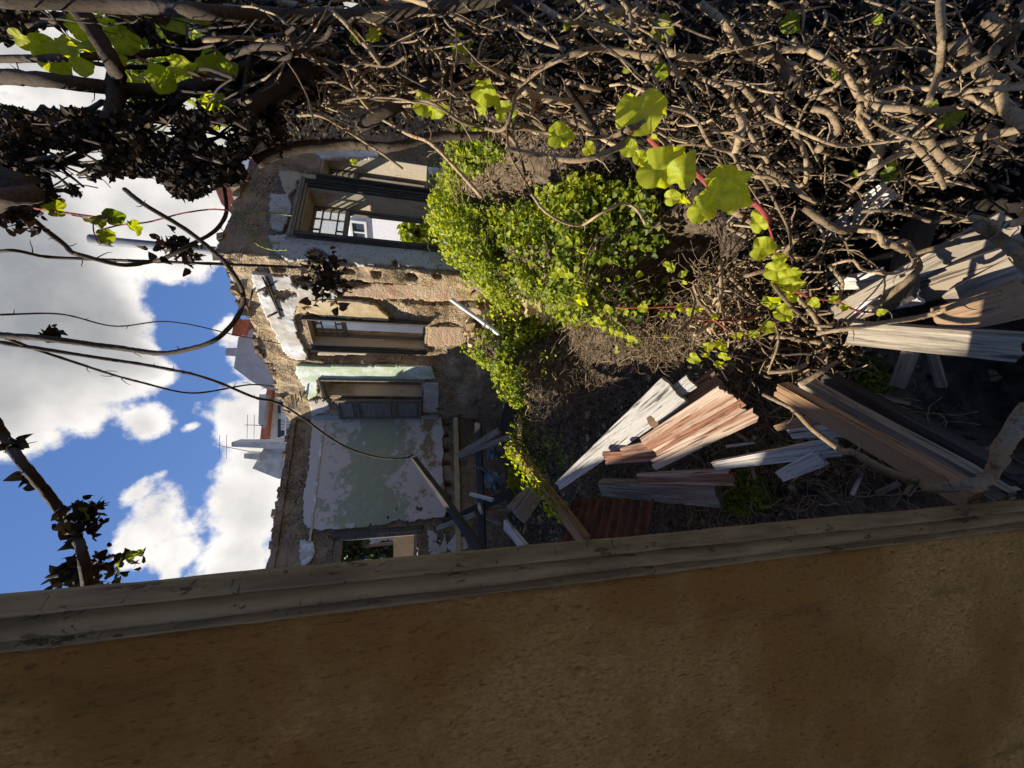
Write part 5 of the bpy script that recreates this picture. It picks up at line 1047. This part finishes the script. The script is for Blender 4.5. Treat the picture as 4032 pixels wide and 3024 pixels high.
mass(230, TPL, 6, 22, (40, 120), 2.4, (1.0, 1.7), .10, 'upper_stems', M_stemd, 'dark criss cross stems of the upper vine mass')
# masses of dead leaves held in the vines; low t paints in silhouettes and gap shade
def leafmass(poly_ov, n, Dr, s, label, t=None, mat=M_dead):
    poly = [o(*p) for p in poly_ov]; us = np.array([p[0] for p in poly]); vs_ = np.array([p[1] for p in poly]); C_ = []
    while len(C_) < n:
        u = rng.uniform(us.min(), us.max()); v = rng.uniform(vs_.min(), vs_.max())
        if inside((u, v), poly) and fbm(np.array([u]), np.array([v]), .03, 3)[0] > -.10: C_.append(clear(at((u, v), rng.uniform(*Dr) + v / 500)))
    C_ = np.array(C_); e = deadleaves(C_, s * rng.uniform(.5, 1.4, n), 'dead_leaves', mat, None, t); tag(e, label, 'dead leaves', kind='stuff'); return e
leafmass([(-40, 225), (120, 240), (230, 235), (330, 250), (450, 240), (560, 250), (600, 320), (560, 370), (480, 395), (440, 420), (380, 425), (340, 380), (250, 375), (120, 390), (60, 395), (-40, 450)], 12000, (1.0, 1.55), .018, 'dark mass of withered leaves hanging against the sky', t=rng.random(12000)**3 * .6)
leafmass([(-40, 330), (110, 370), (240, 360), (250, 400), (120, 430), (60, 470), (-40, 480)], 1800, (.95, 1.2), .017, 'dark withered leaves fringing the lower side of the upper mass', t=rng.random(1800)**3 * .5)
leafmass([(250, 200), (560, 150), (640, 330), (560, 380), (480, 400), (380, 390)], 3500, (1.15, 1.6), .017, 'dark withered leaves beside the parapet', t=rng.random(3500)**3 * .5)
leafmass([(-40, -20), (500, -20), (650, 120), (560, 240), (430, 160), (300, 70), (120, 60), (-40, 120)], 4500, (1.2, 1.6), .019, 'withered leaves along the upper branches', t=rng.random(4500)**3 * .6)
leafmass([(480, 60), (2230, -20), (2230, 460), (1900, 480), (1750, 600), (1500, 400), (1150, 310), (800, 290), (600, 320)], 11000, (1.2, 2.3), .016, 'curled dead leaves caught all through the thicket', t=rng.random(11000)**2.5)
leafmass([(1250, 620), (1750, 560), (1850, 800), (1500, 820)], 700, (1.35, 1.6), .018, 'small dead leaves over the middle planks')
# ---- living creepers: red stems with big backlit leaves
def creeper(label, stems, lv, D, mat=M_big, smat=M_red, group=None, tt=None):
    e = empty('creeper', tuple(at(lv[0][0], D)), label, 'creeper', group)
    for s_ in stems:
        P = smooth_path([clear(at(p, D + .02)) for p in s_[0]], 20); TB().add(P, s_[1] * K / 2 / F * D, 6, rng.random()).build('stem', smat, e)
    for it in lv:
        uv, px = it[0], it[1]; c = clear(at(uv, D * rng.uniform(.97, 1.02))); sz_ = px * .11573 / F * np.linalg.norm(c - EYE) * .72
        nn_ = np.array(it[2]) if len(it) > 2 else -ray(*uv) * .7 + SUN * .45 * rng.choice([-1, 1, 1]) + rng.normal(0, .3, 3)
        yy_ = it[3] if len(it) > 3 else np.array([rng.normal(0, .5), rng.normal(0, .3), -1])
        yy_ = np.array(yy_, float); yn = yy_ / np.linalg.norm(yy_); bigleaf(c - yn * sz_ * .42, nn_, yy_, sz_, 'leaf', mat, e, rng.uniform(0, .8) if tt is None else tt, w=rng.uniform(.8, 1.05))
    return e
creeper('creeper with the biggest bright lime leaves on a red stem', [([zC(1180, 1190), zC(1280, 1290), zC(1450, 1390), zC(1660, 1560), yu(1800, 60), yu(2080, 90), yv(30, 260)], 12)],
        [(zC(1090, 1060), 400, (.1, -.8, .5), (.5, .1, -.85)), (zC(1000, 1270), 150), (zC(1400, 1340), 180, (.2, -.8, .4), (.6, 0, -.6)), (zC(1220, 1490), 360, (-.1, -.8, .45), (-.2, 0, -1)), (zC(1470, 1560), 260), (zC(1100, 1360), 140), (zC(1800, 1620), 330, (0, -.8, .5), (.3, 0, -1)), (yu(1750, 60), 330, (.1, -.7, .6), (-.4, 0, -.8)), (yu(1600, 120), 230), (yu(1900, 130), 220), (yu(1960, 20), 200), (yu(1370, 50), 130), (yu(1480, 60), 130), (zC(1220, 1190), 70)], .92)
creeper('creeper below the biggest leaves with small yellow green leaves', [([yu(2080, 90), yv(20, 330), yv(60, 500), yv(90, 700), yv(300, 890), yv(600, 950), yv(780, 1030), yv(950, 1040)], 5)],
        [(yu(2120, 210), 110), (yu(2170, 310), 150), (yu(2130, 480), 190), (yv(70, 590), 110), (yv(40, 680), 190), (yv(120, 740), 150), (yv(60, 820), 130), (yv(190, 800), 150), (yv(280, 690), 80), (yv(25, 960), 160), (yv(90, 1040), 150), (yv(170, 910), 90), (yv(390, 925), 90), (yv(540, 938), 70), (yv(650, 1012), 70), (yv(965, 1033), 60), (yv(240, 890), 70), (yv(130, 1000), 80)], 1.28)
creeper('creeper with leaves strung along the middle slope', [([yu(900, 1000), yu(1150, 1000), yu(1560, 1010), yu(1740, 1100), yu(1860, 1190)], 4), ([yu(1550, 1100), yu(1950, 1105), yu(2100, 1080)], 4)],
        [(yu(*p), s_) for p, s_ in (((390, 690), 130), ((480, 690), 120), ((590, 510), 110), ((590, 930), 150), ((820, 1000), 90), ((1120, 985), 100), ((1300, 1045), 80), ((1385, 1045), 60), ((1450, 1000), 80), ((1535, 1030), 80), ((1612, 1020), 80), ((1745, 1085), 70), ((730, 1090), 100), ((745, 1130), 100), ((905, 1200), 90), ((1020, 1260), 120), ((1000, 1030), 70), ((2190, 1165), 120), ((2070, 1220), 90), ((1940, 1250), 100), ((1690, 1335), 100), ((1800, 1320), 120), ((1830, 1400), 100), ((1560, 1420), 110), ((1780, 1490), 80), ((1680, 1430), 70), ((1090, 710), 70), ((1330, 620), 70), ((1385, 675), 80), ((1470, 710), 70), ((1490, 775), 50), ((1330, 1250), 50))], 1.75, tt=None)
creeper('creeper with pale leaves behind the black branches near the sky', [([zA(1180, 490), zA(1340, 575), zA(1640, 650), zA(1790, 680)], 5)],
        [(zA(690, 270), 150), (zA(620, 400), 200, (.2, -.9, .1), (.9, 0, -.3)), (zA(900, 260), 150), (zA(1040, 350), 150), (zA(1550, 155), 250, (0, -.9, .2), (.1, 0, -1)), (zA(1820, 590), 230), (zA(1540, 580), 150), (zA(1390, 690), 170), (zA(1830, 840), 180), (zA(1970, 600), 120), (zA(200, 330), 110), (zA(360, 400), 130), (zA(770, 400), 120), (zA(700, 580), 110), (zA(1010, 520), 90), (zA(400, 470), 160)], 1.25)
creeper('small creeper with red stem hanging against the grey cloud', [([zE(860, 330), zE(1040, 285), zE(1250, 265), zE(1600, 180), zE(1860, 150), zE(1980, 160)], 3.4), ([zE(620, 200), zE(800, 260), zE(810, 340), zE(870, 450), zE(890, 430)], 2.6), ([zE(130, 110), zE(500, 170), zE(960, 235)], 5)],
        [(zE(1170, 280), 100), (zE(480, 160), 120), (zE(970, 215), 110), (zE(820, 280), 110), (zE(905, 395), 90), (zE(880, 360), 60), (zE(930, 350), 60)], 1.35, M_ivy)
creeper('scattered bright leaves deep in the upper thicket', [([zB(870, 200), zB(1000, 290), zB(1100, 330)], 5)],
        [(zB(1760, 400), 170), (zB(1440, 915), 200), (zB(1560, 940), 160), (zB(1970, 790), 220), (zB(1980, 960), 130), (zB(2140, 960), 190), (zB(1010, 335), 130), (zB(850, 305), 80), (zB(1860, 570), 50), (zB(840, 1400), 60), (zC(400, 1180), 220), (zC(470, 1240), 130), (zC(660, 1280), 120)], 1.3)
creeper('dark green rounded leaves caught in the middle thicket', [([zC(1300, 140), zC(1360, 200), zC(1400, 300)], 4)], [(zC(1290, 245), 150), (zC(1350, 200), 110), (zC(860, 150), 90), (zC(1270, 620), 120), (zC(1000, 400), 60), (zC(990, 590), 60), (zC(465, 230), 60), (zD(180, 190), 130), (zD(1070, 370), 70), (zD(580, 640), 80), (zD(950, 155), 60), (zD(1540, 1085), 130), (zD(1435, 1225), 80), (zD(1370, 900), 70), (zD(1030, 1480), 90), (zD(990, 1540), 90), (zD(1060, 1410), 60), (zD(750, 1490), 50)], 1.25, M_ivy)
# yellow twisted tendrils over the parapet
for pts, lb in (([zo(-200, 170), zo(60, 175), zo(200, 185), zo(315, 200)], 'upper yellow plaited tendril over the parapet'), ([zE(1980, 160), zE(2120, 300), zE(2200, 430), zo(50, 470), zo(140, 495), zo(280, 495)], 'long yellow plaited tendril bending to the pecked plaster'), ([zE(2200, 430), zo(60, 440), zo(200, 438)], 'short yellow plaited tendril beside the longer one')):
    e = empty('tendril', tuple(at(pts[0], 1.5)), lb, 'tendril', 'yellow tendrils over the parapet')
    P = smooth_path([at(p, 1.5) for p in pts], 60); r_ = .0035; ph = np.linspace(0, 40, 60)
    for s_ in (0, math.pi):
        TB().add(P + np.stack([np.cos(ph + s_), 0 * ph, np.sin(ph + s_)], 1) * r_ * .8, r_ * np.linspace(.6, 1, 60) * .7, 5, rng.random()).build('strand', M_green, e)
#@@PART5
